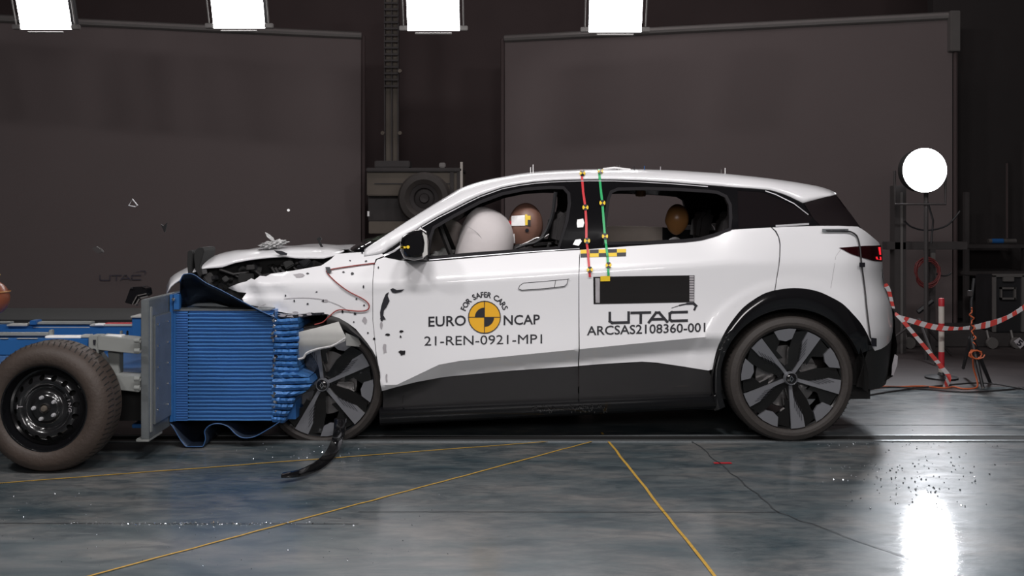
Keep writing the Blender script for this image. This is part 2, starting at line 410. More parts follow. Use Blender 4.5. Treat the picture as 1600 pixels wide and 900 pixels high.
floor_strip('floor_seam', wob(G(1075, 684), G(1218, 802), 20, .008), .006, 'seam')
floor_strip('floor_seam', wob(G(1218, 802), G(1530, 912), 22, .008), .005, 'seam')
floor_strip('floor_seam', wob(G(-40, 818), G(560, 819), 24, .002), .006, 'seam')
floor_strip('floor_seam', wob(G(560, 800), G(1218, 801), 24, .002), .005, 'seam')
floor_strip('floor_seam', [G(1240, 664), G(1700, 664)], .012, 'seam')
o = floor_strip('floor_patch', [Vector((1.02, -.42, 0)), Vector((1.11, -.42, 0))], .03, 'postr')
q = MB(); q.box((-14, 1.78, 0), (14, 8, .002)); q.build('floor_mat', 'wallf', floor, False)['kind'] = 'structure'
rail = MB()
rail.box((-14, .05, .0), (14, .085, .006)).box((-14, .185, .0), (14, .21, .006))
rail.build('floor_rail', 'galv', floor, False)['kind'] = 'structure'
q = MB(); q.box((-14, .085, .0), (14, .185, .003)); q.build('floor_rail_slot', 'dark', floor, False)['kind'] = 'structure'

tag(MB().box((-14, 8, 0), (14, 8.2, 6.2)).build('wall_back', 'wall', None, False), kind='structure')
tag(MB().box((-14.2, -9, 0), (-14, 8.2, 6.2)).build('wall_left', 'wall', None, False), kind='structure')
tag(MB().box((14, -9, 0), (14.2, 8.2, 6.2)).build('wall_right', 'wall', None, False), kind='structure')
tag(MB().box((-14, -9, 6.2), (14, 8.2, 6.4)).build('ceiling', 'wall', None, False), kind='structure')

def depthpt(px, py, D): return P(px, py, D - D0)
def backdrop(name_label, a, b2, ytop, ybot, logo=None):
    (xa, Da), (xb, Db) = a, b2
    A = depthpt(xa, ytop[0], Da); B = depthpt(xb, ytop[1], Db); zt = (A.z + B.z) / 2
    t = thing('backdrop_screen', name_label, 'backdrop screen', ((A.x + B.x) / 2, (A.y + B.y) / 2, 0))
    n = 60; f = []; 
    dirv = Vector((B.x - A.x, B.y - A.y, 0)); nrm = Vector((dirv.y, -dirv.x, 0)).normalized()
    vs = []; fs = []; zs = [.06, 1.0, 2.0, 3.0, zt - .04]
    for j, z in enumerate(zs):
        for i in range(n + 1):
            p = A.lerp(B, i / n); k = .002 * math.sin(i * .4 + z)
            vs.append(Vector((p.x, p.y, z)) + nrm * k)
    N = len(vs); vs += [v - nrm * .012 for v in vs]
    for j in range(len(zs) - 1):
        for i in range(n):
            q = (j * (n + 1) + i, j * (n + 1) + i + 1, (j + 1) * (n + 1) + i + 1, (j + 1) * (n + 1) + i)
            fs += [q, tuple(k + N for k in q)[::-1]]
    mesh('cloth', vs, fs, 'screen', t)
    a3 = Vector((A.x, A.y, zt)); b3 = Vector((B.x, B.y, zt))
    MB().tube([a3, b3], .045, 10).build('top_tube', 'alu', t)
    MB().tube([Vector((A.x, A.y, .05)), Vector((B.x, B.y, .05))], .03, 8).build('bottom_bar', 'case', t)
    for e in (a3, b3):
        MB().tube([e + dirv.normalized() * (.03 if e is b3 else -.03), Vector((e.x, e.y, 0)) + dirv.normalized() * (.03 if e is b3 else -.03)], .022, 8).build('post', 'wall', t)
    if not logo: MB().box(b3 + Vector((-.05, -.08, -.38)), b3 + Vector((.05, .02, .04))).build('end_bracket', 'alu', t, bevel=.006)
    if logo:
        def fn(px, py):
            for D in [0]:
                # intersect view ray with the cloth plane
                o = Vector((0, -D0, H)); d = P(px, py, 0) - o
                tt = (A - o).dot(nrm) / d.dot(nrm); return o + d * tt + nrm * .03
        decal('printed_lettering', utac(156, 221, 438, 437, 8, 1.5), 'screenmark', t, fn=fn, cell=30)
    return t
backdrop('wide grey cloth backdrop screen behind the blue trolley, with faint dark lettering', (-90, 10.7), (564, 11.9), (27, 54), 500, True)
backdrop('wide grey cloth backdrop screen behind the white car and the round lamp', (789, 11.9), (1488, 10.5), (62, 23), 500)

# overhead square lamps with barn frames, tipped towards the test area
def square_lamp(x0, x1, yb, label, D=8.5):
    cx = (x0 + x1) / 2; c = depthpt(cx, yb, D); wd = (x1 - x0) * D / F; L = .62; k = Vector((0, -.36, .93)).normalized()
    t = thing('studio_lamp', label, 'studio lamp', c, group='square studio lamps hanging in a row')
    X = Vector((1, 0, 0)); n = Vector((0, -.93, -.36)).normalized()
    h = wd / 2
    vs = [c - X * h, c + X * h, c + X * h + k * L, c - X * h + k * L]; bk = [v - n * .16 for v in vs]
    MB().add([v - n * .005 for v in vs] + bk, [(4, 5, 6, 7), (0, 4, 7, 3), (1, 2, 6, 5), (0, 1, 5, 4), (3, 7, 6, 2)]).build('housing', 'case', t, False)
    MB().add([v for v in vs] + [v - n * .01 for v in vs], [(0, 1, 2, 3), (4, 5, 1, 0), (1, 5, 6, 2), (2, 6, 7, 3), (3, 7, 4, 0)]).build('diffuser', 'lamp', t, False)
    for s in (-1, 1):
        e = c + X * s * (h + .035)
        MB().tube([e + k * .04, e + k * L], .008, 6).build('side_rod', 'alu', t)
        MB().box(e - Vector((.035, .02, 0)), e + Vector((.035, .02, .04))).build('corner_clip', 'alu', t, bevel=.004)
    top = c + k * L
    MB().tube([c - X * (h * .7) + n * .02 - k * .02, c + X * (h * .7) + n * .02 - k * .02], .010, 6).build('lower_lip', 'alu', t)
    MB().tube([top - n * .1, Vector((top.x, top.y + .1, 6.2))], .02, 8).build('drop_tube', 'case', t)
    for i in range(1):
        pass
    return t
square_lamp(33, 112, 46, 'glowing square studio lamp hanging above the backdrop, leftmost in the row')
square_lamp(334, 414, 44, 'glowing square studio lamp hanging above the blue barrier, second from the left')
square_lamp(637, 718, 48, 'glowing square studio lamp hanging above the gap between the two backdrops')
square_lamp(920, 1002, 50, 'glowing square studio lamp hanging above the car roof, rightmost in the row')

# round lamp on stand, behind the car tail
D = 8.5; c = depthpt(1445, 266, D); R = 34.5 * D / F
t = thing('round_studio_lamp', 'blinding round studio lamp on a dark post to the right of the car', 'studio lamp', (c.x, c.y, 0))
MB().lathe([(.001, -.05), (R * .6, -.045), (R * .92, -.03), (R, 0)], c, 'y', 40).build('lens', 'lampr', t)
MB().lathe([(R, 0.005), (R * 1.01, .01), (R * .98, .12), (R * .7, .2), (.05, .24)], c, 'y', 40).build('housing', 'dark', t)
px = lambda x, y, D=8.5: depthpt(x, y, D)
MB().tube([px(1447, 292, 8.62), px(1447, 566, 8.62)], .02, 8).build('pole', 'dkmachine', t)
MB().tube([c + Vector((-R - .03, .1, 0)), c + Vector((-R - .03, .1, -R - .1)), c + Vector((R + .03, .1, -R - .1)), c + Vector((R + .03, .1, 0))], .012, 6).build('yoke', 'dkmachine', t)
for a in (0, 2.1, 4.2):
    MB().tube([Vector((c.x, c.y + .12, .35)), Vector((c.x + .4 * math.cos(a + .5), c.y + .12 + .35 * math.sin(a + .5), .02))], .012, 6).build('leg', 'dkmachine', t)
for s in ('lamp',):
    pass
l = area('round_lamp_light', (c.x, c.y - .1, c.z), (c.x - 1.6, c.y - 3.4, .55), R * 1.6, R * 1.6, 42, (.92, .95, 1)); l.data.shape = 'DISK'

# column behind the lamp, crossbar rig with hose reel
def rig():
    D = 9.0; t = thing('steel_rig', 'dark steel rig post with crossbar and hanging cables behind the round lamp', 'rig', (px(1415, 560, D).x, D - D0, 0))
    y = D - D0
    def bx(x0, x1, y0, y1, m, nm, dd=.12, DD=D):
        a = depthpt(x0, y1, DD); b_ = depthpt(x1, y0, DD); return MB().box((a.x, a.y, max(0, a.z)), (b_.x, a.y + dd, b_.z)).build(nm, m, t, bevel=.004)
    bx(1398, 1416, 290, 560, 'dkmachine', 'post')
    bx(1407, 1411, 300, 560, 'alu', 'post_strip', .004, 8.99)
    bx(1386, 1512, 378, 390, 'dkmachine', 'crossbar')
    bx(1453, 1462, 390, 563, 'dkmachine', 'rear_post')
    bx(1455, 1462, 395, 409, 'alu', 'clamp', .03, 8.95)
    MB().tube([depthpt(x, y_, 8.93) for x, y_ in cr([(1413, 345), (1425, 355), (1450, 360), (1480, 352), (1500, 330)], 4)], .008, 6).build('cable', 'case', t)
    MB().tube([depthpt(x, y_, 8.93) for x, y_ in [(1445, 300), (1458, 345), (1455, 380)]], .008, 6).build('cable', 'case', t)
    MB().tube([depthpt(1457, 470, 8.9), depthpt(1434, 488, 8.9)], .022, 6).build('lever', 'case', t)
rig()
D = 8.9; c = depthpt(1445, 426, D)
t = thing('cable_coil', 'coil of dull red cable hanging from the crossbar below the round lamp', 'cable', c)
pts = []
for i in range(130):
    a = i * 2 * PI / 18; r = (19 + 3.5 * math.sin(i * .37)) * D / F; pts.append(c + Vector((r * .95 * math.cos(a), -.02 - .03 * (i % 7) / 7, r * 1.1 * math.sin(a))))
MB().tube(pts, .0055, 5).build('loops', 'dullred', t)
MB().tube([c + Vector((0, -.02, .12)), c + Vector((0, 0, .21))], .012, 6).build('strap', 'case', t)
MB().tube([depthpt(x, y, D) for x, y in cr([(1463, 428), (1472, 431), (1481, 430), (1486, 426)], 3)], .008, 6).build('tail', 'case', t)

# low dark platform and shelving along the back right
def pbox(mb, x0, x1, y0, y1, D, dd):
    a = depthpt(x0, y1, D); b_ = depthpt(x1, y0, D); mb.box((a.x, a.y, max(.0, a.z)), (b_.x, a.y + dd, b_.z)); return mb
t = thing('low_platform', 'low dark platform on small wheels along the back wall behind the bollard', 'platform', (px(1500, 560, 9.4).x, 9.4 - D0, 0))
pbox(MB(), 1392, 1610, 521, 545, 9.4, .9).build('deck', 'dkmachine', t, bevel=.01)
for x in (1421, 1550, 1588):
    c = depthpt(x, 552, 9.3); MB().lathe([(.001, -.02), (.05, -.02), (.055, 0), (.05, .02), (.001, .02)], (c.x, c.y, .055), 'y', 20).build('wheel', 'alu', t)
    MB().tube([(c.x, c.y + .05, .05), (c.x, c.y + .1, .16)], .012).build('wheel_fork', 'alu', t)
t = thing('shelf_rack', 'dark shelf rack beyond the right end of the backdrop, holding a folded roll', 'rack', (px(1540, 560, 10.4).x, 10.4 - D0, 0))
for x in (1508, 1600):
    pbox(MB(), x, x + 7, 220 if x > 1550 else 300, 548, 10.4, .06).build('upright', 'dkmachine', t, bevel=.004)
for y in (382, 424, 505): pbox(MB(), 1508, 1607, y, y + 6, 10.38, .5).build('shelf', 'dkmachine', t, bevel=.004)
pbox(MB(), 1573, 1575, 255, 372, 10.36, .02).build('thin_rod', 'wall', t)
t = thing('cloth_roll', 'pale roll with a blue band lying on the top shelf at the far right', 'roll', depthpt(1565, 377, 10.5))
MB().tube([depthpt(1544, 376.5, 10.5), depthpt(1587, 376.5, 10.5)], .024, 10).build('roll', 'alu', t)
MB().tube([depthpt(1549, 376.5, 10.5), depthpt(1567, 376.5, 10.5)], .0255, 10).build('band', 'bframe', t)
t = thing('flight_case', 'black flight case with aluminium edges at the right edge of the picture', 'flight case', (px(1590, 560, 9.2).x, 9.2 - D0, 0))
pbox(MB(), 1554, 1640, 432, 519.5, 9.45, .4).build('shell', 'case', t, bevel=.01)
for r in ((1552, 1557, 430, 519), (1552, 1640, 428, 433), (1597, 1601, 430, 519)): pbox(MB(), *r, 9.42, .03).build('edge_strip', 'alu', t, bevel=.003)
mb = MB(); [pbox(mb, *r, 9.41, .03) for r in ((1564, 1587, 449, 452), (1564, 1587, 465, 468), (1564, 1566, 449, 468), (1585, 1588, 449, 468))]; mb.build('catch_plate', 'alu', t)
pbox(MB(), 1568, 1585, 433, 440, 9.41, .03).build('handle', 'alu', t, bevel=.004)
t = thing('number_tag', 'small white tag bearing the figure 5 hanging at the lower right edge', 'tag', depthpt(1593, 537, 8.6))
def tagfn(x, y): return depthpt(x, y, 8.6)
decal('card', [[(1584, 533), (1593, 527), (1603, 537), (1594, 545)]], 'smoke', t, fn=lambda x, y: depthpt(x, y, 8.605))
decal('figure', [[(x * .8 - y * .5 + 1593.5, y * .8 + x * .5 + 536) for x, y in q] for q in text_polys('5', -4, 4, 5, 5, 10, .03)], 'ink', t, fn=tagfn)

# dark wall panel that closes the right side beyond the backdrop
tag(MB().box((depthpt(1489, 0, 10.6).x, 5.6, 0), (14, 5.75, 6.2)).build('wall_side_partition', 'lining', None, False), kind='structure')

# bollards, barrier tape, tripod with cables
def bollard(x, y0, y1, D, label, wpx=8.5):
    s = D / F; c = depthpt(x, y1, D); zt = depthpt(x, y0, D).z
    t = thing('bollard', label, 'bollard', (c.x, c.y, 0)); k = 0; n = 6; r = wpx * s / 2
    MB().lathe([(r, .02), (r, zt), (r * .8, zt + .008), (.001, zt + .01)], (c.x, c.y, 0), 'z', 20).build('tube', 'postw', t)
    bands = [(.0, .085), (.30, .40), (.66, .87)] if wpx > 7 else [(.0, .2), (.4, .6), (.8, .95)]
    for a, b_ in bands:
        za, zb_ = zt * (1 - a), zt * (1 - b_); MB().lathe([(r * 1.01, zb_), (r * 1.05, zb_ + .001), (r * 1.05, za), (r * .8, za + .009 * (a == 0)), (.001, za + .011 * (a == 0))] if a == 0 else [(r * 1.01, zb_), (r * 1.05, zb_ + .001), (r * 1.05, za - .001), (r * 1.01, za)], (c.x, c.y, 0), 'z', 20).build('red_band', 'postr', t)
    MB().lathe([(.001, .0), (.12, .0), (.12, .015), (.03, .03), (r, .05)], (c.x, c.y, 0), 'z', 24).build('base', 'case', t)
bollard(1471, 468, 590, 7.65, 'thin red and white striped bollard standing behind the car tail')
def striped_tape(name, pts, wpx, label, ns):
    t = thing(name, label, 'barrier tape', tuple(pts[0])); cur = [Vector(p) for p in pts]
    k = len(cur) - 1; mw = MB(); ids = []
    def wd(i): return wpx[min(i, len(wpx) - 1)] / 2
    N = [0.]
    for a, b_ in zip(cur, cur[1:]): N.append(N[-1] + (b_ - a).length)
    W_ = N[-1] / ns
    for i in range(k):
        a, b_ = cur[i], cur[i + 1]; d = (b_ - a).normalized(); vert = d.cross(Vector((0, 1, 0))).normalized()
        mb = mw; ids += [int(N[i] / W_ + .5) % 2] * 4
        d2 = (cur[i + 2] - b_).normalized() if i + 2 <= k else d; v2 = d2.cross(Vector((0, 1, 0))).normalized()
        h1 = lerp_tab([(j / (len(wpx) - 1), x) for j, x in enumerate(wpx)], i / k) / 2; h2 = lerp_tab([(j / (len(wpx) - 1), x) for j, x in enumerate(wpx)], (i + 1) / k) / 2
        sl = .35 * d * h1
        vs = [a - vert * h1 - sl, b_ - v2 * h2 - sl, b_ + v2 * h2 + sl, a + vert * h1 + sl]; bk = [v + Vector((0, .002, 0)) for v in vs]
        mb.add(vs + bk, [(0, 1, 2, 3), (7, 6, 5, 4), (0, 4, 5, 1), (3, 2, 6, 7)])
    o = mw.build('striped_band', ['taper', 'tapew'], t, False)
    for p_, i_ in zip(o.data.polygons, ids): p_.material_index = i_
    return t
s = 7.4 / F
c1 = [depthpt(x, y, 7.5) for x, y in cr([(1399, 490), (1407, 496), (1430, 503), (1460, 511), (1490, 513.5), (1515, 512), (1540, 508), (1565, 500), (1585, 490), (1612, 472)], 7)]
striped_tape('barrier_tape', c1, [4 * s, 8 * s, 9 * s, 4 * s, 10 * s, 6 * s, 7 * s], 'red and white barrier tape sagging from the car tail to the right edge', 26)
c2 = [depthpt(x, y, d) for x, y, d in cr([(1398, 489, 7.45), (1412, 503, 7.42), (1440, 536, 7.4), (1470, 572, 7.38), (1482, 588, 7.37), (1479, 600, 7.3), (1474, 606, 7.27)], 7)]
striped_tape('barrier_tape', c2, [5 * s, 6 * s, 6 * s, 7 * s, 10 * s, 5 * s], 'red and white barrier tape running down from the car tail to the floor', 15)
c3 = [depthpt(x, y, 7.6) for x, y in cr([(1382, 444), (1388, 452), (1392, 466), (1396, 482)], 7)]
striped_tape('barrier_tape', c3, [8 * s, 6 * s, 5 * s], 'short knotted end of barrier tape high beside the car tail', 5)
t = thing('tripod_stand', 'slim black tripod stand wound with orange cable right of the bollard', 'tripod', depthpt(1527, 600, 7.3))
q = lambda x, y, D=7.3: depthpt(x, y, D)
MB().tube([q(1522, 435), q(1518, 470), q(1518, 530)], .011, 8).build('mast', 'case', t)
for a, b_ in (((1518, 528, 7.3), (1536, 607, 7.2)), ((1518, 528, 7.3), (1548, 600, 7.45)), ((1517, 528, 7.3), (1505, 575, 7.7))):
    MB().tube([depthpt(*a), depthpt(*b_)], [.018, .012], 8).build('leg', 'case', t); MB().tube([depthpt(b_[0], b_[1] - 3, b_[2]), depthpt(*b_)], .013, 8).build('foot', 'alu', t)
MB().box(q(1513, 463) - Vector((0, .02, 0)), q(1518, 454) + Vector((0, .02, 0))).build('small_box', 'dkmachine', t, bevel=.003)
pts = []
for i in range(60):
    f_ = i / 59; pts.append(q(1515 + 2.5 * math.sin(i * .45) + 6 * f_, 480 + 60 * f_) + Vector((0, -.02 - .012 * math.cos(i * .8), 0)))
MB().tube(pts, .005, 5).build('wound_cable', 'wireo', t)
c = q(1519, 552); pts = [c + Vector((.045 * math.cos(i * .7) * (1 + .2 * math.sin(i)), -.03 - .002 * i, .03 * math.sin(i * .7))) for i in range(28)]
MB().tube(pts, .005, 5).build('cable_bundle', 'wireo', t)
t = thing('orange_cable', 'orange cable dropping from the tripod and lying along the floor', 'cable', q(1520, 600))
fpts = [q(1515, 560) + Vector((0, -.05, 0)), q(1521, 575), q(1526, 592), G(1526, 607) + Vector((0, 0, .008))] + [G(x, y) + Vector((0, 0, .008)) for x, y in ((1505, 609), (1490, 606), (1475, 608), (1440, 605), (1400, 606), (1350, 604))]
MB().tube([Vector(p) for p in cr(fpts, 5)], .006, 5).build('cord', 'wireo', t)
for i, (pp, lab) in enumerate((([(1345, 612), (1390, 606), (1450, 610), (1520, 614), (1620, 606)], 'thin black cable lying on the floor behind the car tail, nearest of the two'), ([(1340, 622), (1400, 612), (1470, 604), (1540, 600), (1615, 612)], 'thin black cable curving over the floor towards the tripod feet'))):
    t = thing('floor_cable', lab, 'cable', G(*pp[0])); MB().tube([G(x, y) + Vector((0, 0, .007)) for x, y in cr(pp, 6)], .0055, 5).build('cord', 'wireb', t)

# machine with a spare wheel and a cable column in the gap
D = 11.2
t = thing('cable_column', 'pale vertical cable tray column in the gap between the backdrops', 'column', (depthpt(612, 500, 11.6).x, 11.6 - D0, 0))
pbox(MB(), 601, 621, -20, 268, 11.7, .05).build('tray', 'machine', t, bevel=.003)
for x in (600, 611, 621): pbox(MB(), x, x + 2, -20, 268, 11.64, .06).build('rail', 'dkmachine', t)
for i in range(14): pbox(MB(), 600, 622, 3 + i * 10, 6 + i * 10, 11.62, .03).build('rung', 'dkmachine', t)
for x, y in ((625, 111), (625, 208), (598, 208)):
    c = depthpt(x, y, 11.6); MB().lathe([(.001, -.02), (.022, -.02), (.022, .02)], c, 'y', 14).build('bolt', 'machine', t)
t = thing('parked_trailer', 'dull grey parked trailer with a black wheel seen past the windscreen', 'trailer', (depthpt(650, 500, D).x, D - D0, 0))
pbox(MB(), 573, 722, 268, 306, D, .8).build('body_panel', 'machine', t, bevel=.01)
pbox(MB(), 585, 707, 286, 288, D - .01, .02).build('panel_groove', 'dkmachine', t)
pbox(MB(), 572, 722, 262, 268.5, D - .05, .9).build('top_ledge', 'dkmachine', t, bevel=.01)
pbox(MB(), 575, 700, 306, 346, D + .1, .6).build('chassis', 'dkmachine', t, bevel=.01)
pbox(MB(), 576, 640, 346, 365, D, .1).build('number_board', 'machine', t, bevel=.005)
pbox(MB(), 585, 640, 251, 262, D + .1, .3).build('tool_tray', 'dkmachine', t, bevel=.01)
pbox(MB(), 686, 696, 254, 262, D + .1, .12).build('small_box', 'alu', t, bevel=.01)
pbox(MB(), 574, 577, 330, 338, D - .02, .02).build('white_reflector', 'reflect', t)
for x in (703, 714): pbox(MB(), x, x + 6, 268, 306, D - .03, .03).build('side_rib', 'dkmachine', t)
pbox(MB(), 719, 723, 253, 300, D - .05, .03).build('marker_post', 'postw', t)
c = depthpt(663, 310, D - .25); r = 40 * D / F
wt = MB().lathe([(r * .55, -.06), (r * .72, -.09), (r * .92, -.08), (r, -.03), (r, .1), (r * .9, .14)], c, 'y', 48).build('spare_wheel', 'tyre', t)
MB().lathe([(.001, -.02), (r * .16, -.03), (r * .2, .0), (r * .36, .02), (r * .4, -.03), (r * .55, -.05), (r * .57, -.03)], c, 'y', 40).build('rim', 'dkmachine', wt)

# glass crumbs on the floor, also standing in for bright reflections at seam edges
random.seed(77); g = MB()
def crumb(x, y, s):
    p = G(x, y); R_ = Matrix.Rotation(random.uniform(0, 3), 3, Vector((random.random(), random.random(), random.random() + .1)))
    g.box(p + Vector((-s, -s, 0)), p + Vector((s, s, s * 1.4)), R_)
for _ in range(170): crumb(random.gauss(random.choice((215, 390, 300)), 60), 819 + random.gauss(0, 1.2), random.uniform(.0012, .003))
for _ in range(120): crumb(random.uniform(0, 700), random.choice((788, 800, 835, 870)) + random.gauss(0, 12), random.uniform(.0007, .0018))
for _ in range(160): crumb(random.gauss(1420, 70), random.gauss(745, 28), random.uniform(.0014, .0035))
for _ in range(60): crumb(random.uniform(1260, 1560), random.gauss(693, 4), random.uniform(.0012, .003))
for _ in range(50): crumb(random.gauss(480, 60), random.uniform(690, 720), random.uniform(.0012, .003))
tag(g.build('glass_crumb_glints', 'glint', None, False), 'glass crumbs, partly in place of bright floor reflections, scattered in front of the car', 'glass crumbs', kind='stuff')

# ------------------------------------------------------------------ the car
car = thing('car', 'crashed white five-door hatchback with crumpled nose, black trim and test lettering on its doors', 'car', (0.3, CARW / 2, 0))
arq = cr([(1364, 544), (1355, 522), (1345, 505), (1333, 491), (1317, 475), (1298, 464), (1277, 455), (1253, 450.5), (1230, 450.5), (1211.5, 453.5)], 4)
arr = cr([(1210, 453.5), (1190, 460.5), (1164, 478), (1147, 497), (1133, 518), (1120, 546), (1113, 577)], 4)
fd = [(600, 402), (589, 406), (585, 414), (583, 440), (583, 500), (587.5, 548), (593, 583), (597, 611), (620, 604.5), (650, 597), (695, 589), (745, 584), (800, 579), (903, 572), (904, 500), (904, 430), (905, 400), (907, 390.5), (860, 393), (810, 397), (730, 404), (667, 409), (625, 407)]
rd = [(906.5, 390.5), (980, 385), (1040, 381), (1085, 377), (1105, 372), (1125, 365), (1145, 359), (1175, 357), (1204.5, 355.5), (1211, 362), (1216, 371), (1218, 382), (1217.5, 400), (1215.5, 420)] + arr + \
     [(1107, 579), (1070, 573), (1026, 566.5), (1003, 565), (950, 568), (904.7, 571.5), (905, 430)]
qp = [(1206.5, 355.5), (1240, 354), (1280, 353), (1310, 353), (1340, 354), (1350, 360), (1364, 371), (1373, 379), (1376.5, 386), (1378, 400), (1379, 415), (1382, 451), (1390, 473), (1398, 489), (1399, 500), (1398, 511), (1393, 529), (1386, 539), (1377, 545), (1367, 548)] + arq + \
     [(1217, 420), (1219.3, 400), (1219.8, 381), (1217.5, 370), (1213, 361)]
fe = [(356, 450), (375, 442), (384, 440), (392, 435), (398, 437), (406, 431), (415, 432), (422, 428), (457, 423), (502, 415), (517, 405), (525, 397), (545, 395), (567, 394), (585, 392), (598, 397), (599, 400), (587, 405), (584, 414), (582.2, 440), (582.2, 500), (586.6, 548), (588, 560)] + \
     [(582, 548), (575, 537), (566, 526), (556, 514), (544, 505), (530, 497), (512, 491), (498, 490), (485, 488), (468, 491), (452, 490), (436, 487), (420, 487), (410, 481), (384, 475), (380, 466), (384, 458), (372, 456)]
clf = [(598, 610), (620, 605), (650, 597.5), (695, 589.5), (745, 584.5), (800, 579.5), (903, 572.5), (903, 625), (800, 629), (700, 633), (598, 637)]
clr = [(905, 572), (950, 568.5), (1003, 565.5), (1026, 567), (1070, 573.5), (1107, 580), (1113, 590), (1114, 616), (1050, 618), (905, 625)]
front_door = panel('front_door', fd, 'white', car, step=.02, extra=[[(x, z + .015) for x, z in ZC[:6]]], thick=.03)
rear_door = panel('rear_door', rd, 'white', car, step=.02, extra=[[(x, z + .015) for x, z in ZC[:6]]], thick=.03)
quarter = panel('quarter_panel', qp, 'white', car, step=.028)
fender = panel('front_fender', fe, 'white', car, step=.028, thick=.004)
for v in fender.data.vertices:          # the torn front of the wing is rippled and pushed in
    x = v.co.x + .3
    if x < -1.25: v.co.y += .02 * math.sin(x * 38 + v.co.z * 22) * min(1, (-1.25 - x) / .3) + .012 * math.sin(v.co.z * 70)
panel('door_cladding', clf, 'trim', front_door, off=-.004, thick=.02); panel('door_cladding', clr, 'trim', rear_door, off=-.004, thick=.02)
panel('front_door', fd, 'white', car, step=.06, thick=.03, mirror=True); panel('rear_door', rd, 'white', car, step=.06, thick=.03, mirror=True)
panel('quarter_panel', qp, 'white', car, step=.05, mirror=True); panel('front_fender', fe, 'white', car, step=.06, mirror=True)
panel('door_cladding', clf + [], 'trim', car, mirror=True, step=.08); panel('door_cladding', clr, 'trim', car, mirror=True, step=.08)

# window surround with openings
topl = [(600, 395), (630, 374), (660, 352), (685, 337.5), (710, 325), (730, 314.5), (750, 305), (785, 292.5), (810, 287.5), (835, 284), (860, 282), (885, 281), (920, 280), (960, 280.3), (1005, 282), (1055, 285), (1105, 289), (1155, 293), (1180, 294.5), (1205, 297), (1230, 305), (1255, 317.5), (1270, 341), (1281, 352.5)]
botl = [(1240, 353.5), (1205, 355), (1175, 356.5), (1145, 358.5), (1125, 364.5), (1105, 371.5), (1085, 376.5), (1040, 380.5), (980, 384.5), (907, 390), (860, 392.5), (810, 396.5), (730, 403.5), (667, 408.5), (625, 406.5), (602, 401)]
w1 = [(670, 399), (674, 372), (679, 357), (710, 339), (750, 317.5), (785, 304.5), (822, 297), (860, 294.5), (880, 295), (887, 303), (888, 318), (884, 345), (872, 386), (800, 391), (730, 396), (680, 401)]
w2 = [(944, 379), (948, 345), (952, 312), (956, 301), (966, 297), (1010, 296), (1055, 297.5), (1100, 300), (1120, 302), (1133, 308), (1139, 320), (1140, 340), (1139, 357), (1117, 365.5), (1095, 371.5), (1070, 374.5), (1010, 377.5)]
w3 = [(1152, 297.5), (1192, 300), (1212, 308), (1242, 321.5), (1270, 339), (1262, 349), (1206, 352.5), (1154, 356)]
for mir in (False, True):
    fr = panel('window_surround', topl + botl, 'black', car, holes=[w1, w2, w3], step=.04, thick=.045, off=-.001, mirror=mir)
    panel('quarter_glass', w3, 'qglass', fr, step=.04, thick=.006, off=-.004, mirror=mir)
    def grow(poly, d):
        cx = sum(p[0] for p in poly) / len(poly); cy = sum(p[1] for p in poly) / len(poly); out = []
        n = len(poly)
        for i in range(n):
            a, b_, c_ = Vector(poly[i - 1]), Vector(poly[i]), Vector(poly[(i + 1) % n])
            t_ = (c_ - a).normalized(); nn = Vector((t_.y, -t_.x))
            if nn.dot(b_ - Vector((cx, cy))) < 0: nn = -nn
            out.append(tuple(b_ + nn * d))
        return out
    for wv in (w1, w2):
        panel('window_seal', grow(wv, 4.2), 'seal', fr, holes=[grow(wv, -.8)], step=.05, thick=.03, off=.004, mirror=mir)
decal('chrome_strip', sum([stroke([a, b_], 1.3) for a, b_ in zip([(x, y + 2.6) for x, y in topl[2:16]], [(x, y + 2.6) for x, y in topl[3:17]])], []), 'bright', car, off=.010)
decal('chrome_strip', stroke([(601, 399), (616, 392), (632, 380), (657, 357)], 3.2), 'bright', car, off=.006)
decal('belt_strip', stroke([(671, 406), (730, 401), (810, 394.6), (905, 388.2)], 1.1), 'bright', car, off=.005)
decal('chrome_strip', stroke([(1213, 353), (1262, 350)], 3), 'bright', car, off=.006)
decal('quarter_strip', stroke([(1196, 298.5), (1212, 304), (1240, 318), (1262, 335)], 1.5), 'bright', car, off=.007)

# roof and A pillars: lofts between the near and far frame edges
sil = [(600, 369), (635, 346), (660, 330), (685, 314.5), (720, 293.5), (735, 288), (750, 283.5), (770, 279), (810, 272), (835, 269.3), (870, 267), (910, 265.4), (960, 264.6), (1005, 265), (1055, 266.2), (1100, 269), (1130, 271), (1175, 275.5), (1205, 279), (1240, 284), (1280, 291), (1300, 297.5), (1309, 303)]
low = [(x, y) for x, y in topl[:22]] + [(1282, 310), (1309, 303.6)]
def roof_row(x, n=7, m=8):
    a = W(x, lerp_tab(low, x) - .3, .004); s = lerp_tab(sil, x)
    yS = a.y + .19; zS = P(x, s, yS).z
    row = []
    for i in range(n):
        t_ = i / (n - 1) * PI / 2; f_ = 1 - math.cos(t_); row.append(Vector((P(x, 0, a.y + (yS - a.y) * f_).x * 1., a.y + (yS - a.y) * f_, a.z + (zS - a.z) * math.sin(t_))))
    xs = row[-1].x; cw = .016 * sstep((x - 733) / 110)
    for i in range(1, m):
        t_ = i / m; row.append(Vector((xs - .0 * t_, yS + (CARW / 2 - yS) * t_, zS + cw * math.sin(t_ * PI / 2))))
    far = [Vector((v.x, CARW - v.y, v.z)) for v in row]
    c_ = Vector((row[-1].x, CARW / 2, zS + cw))
    # keep x constant across the far half
    return row + [c_] + far[::-1]
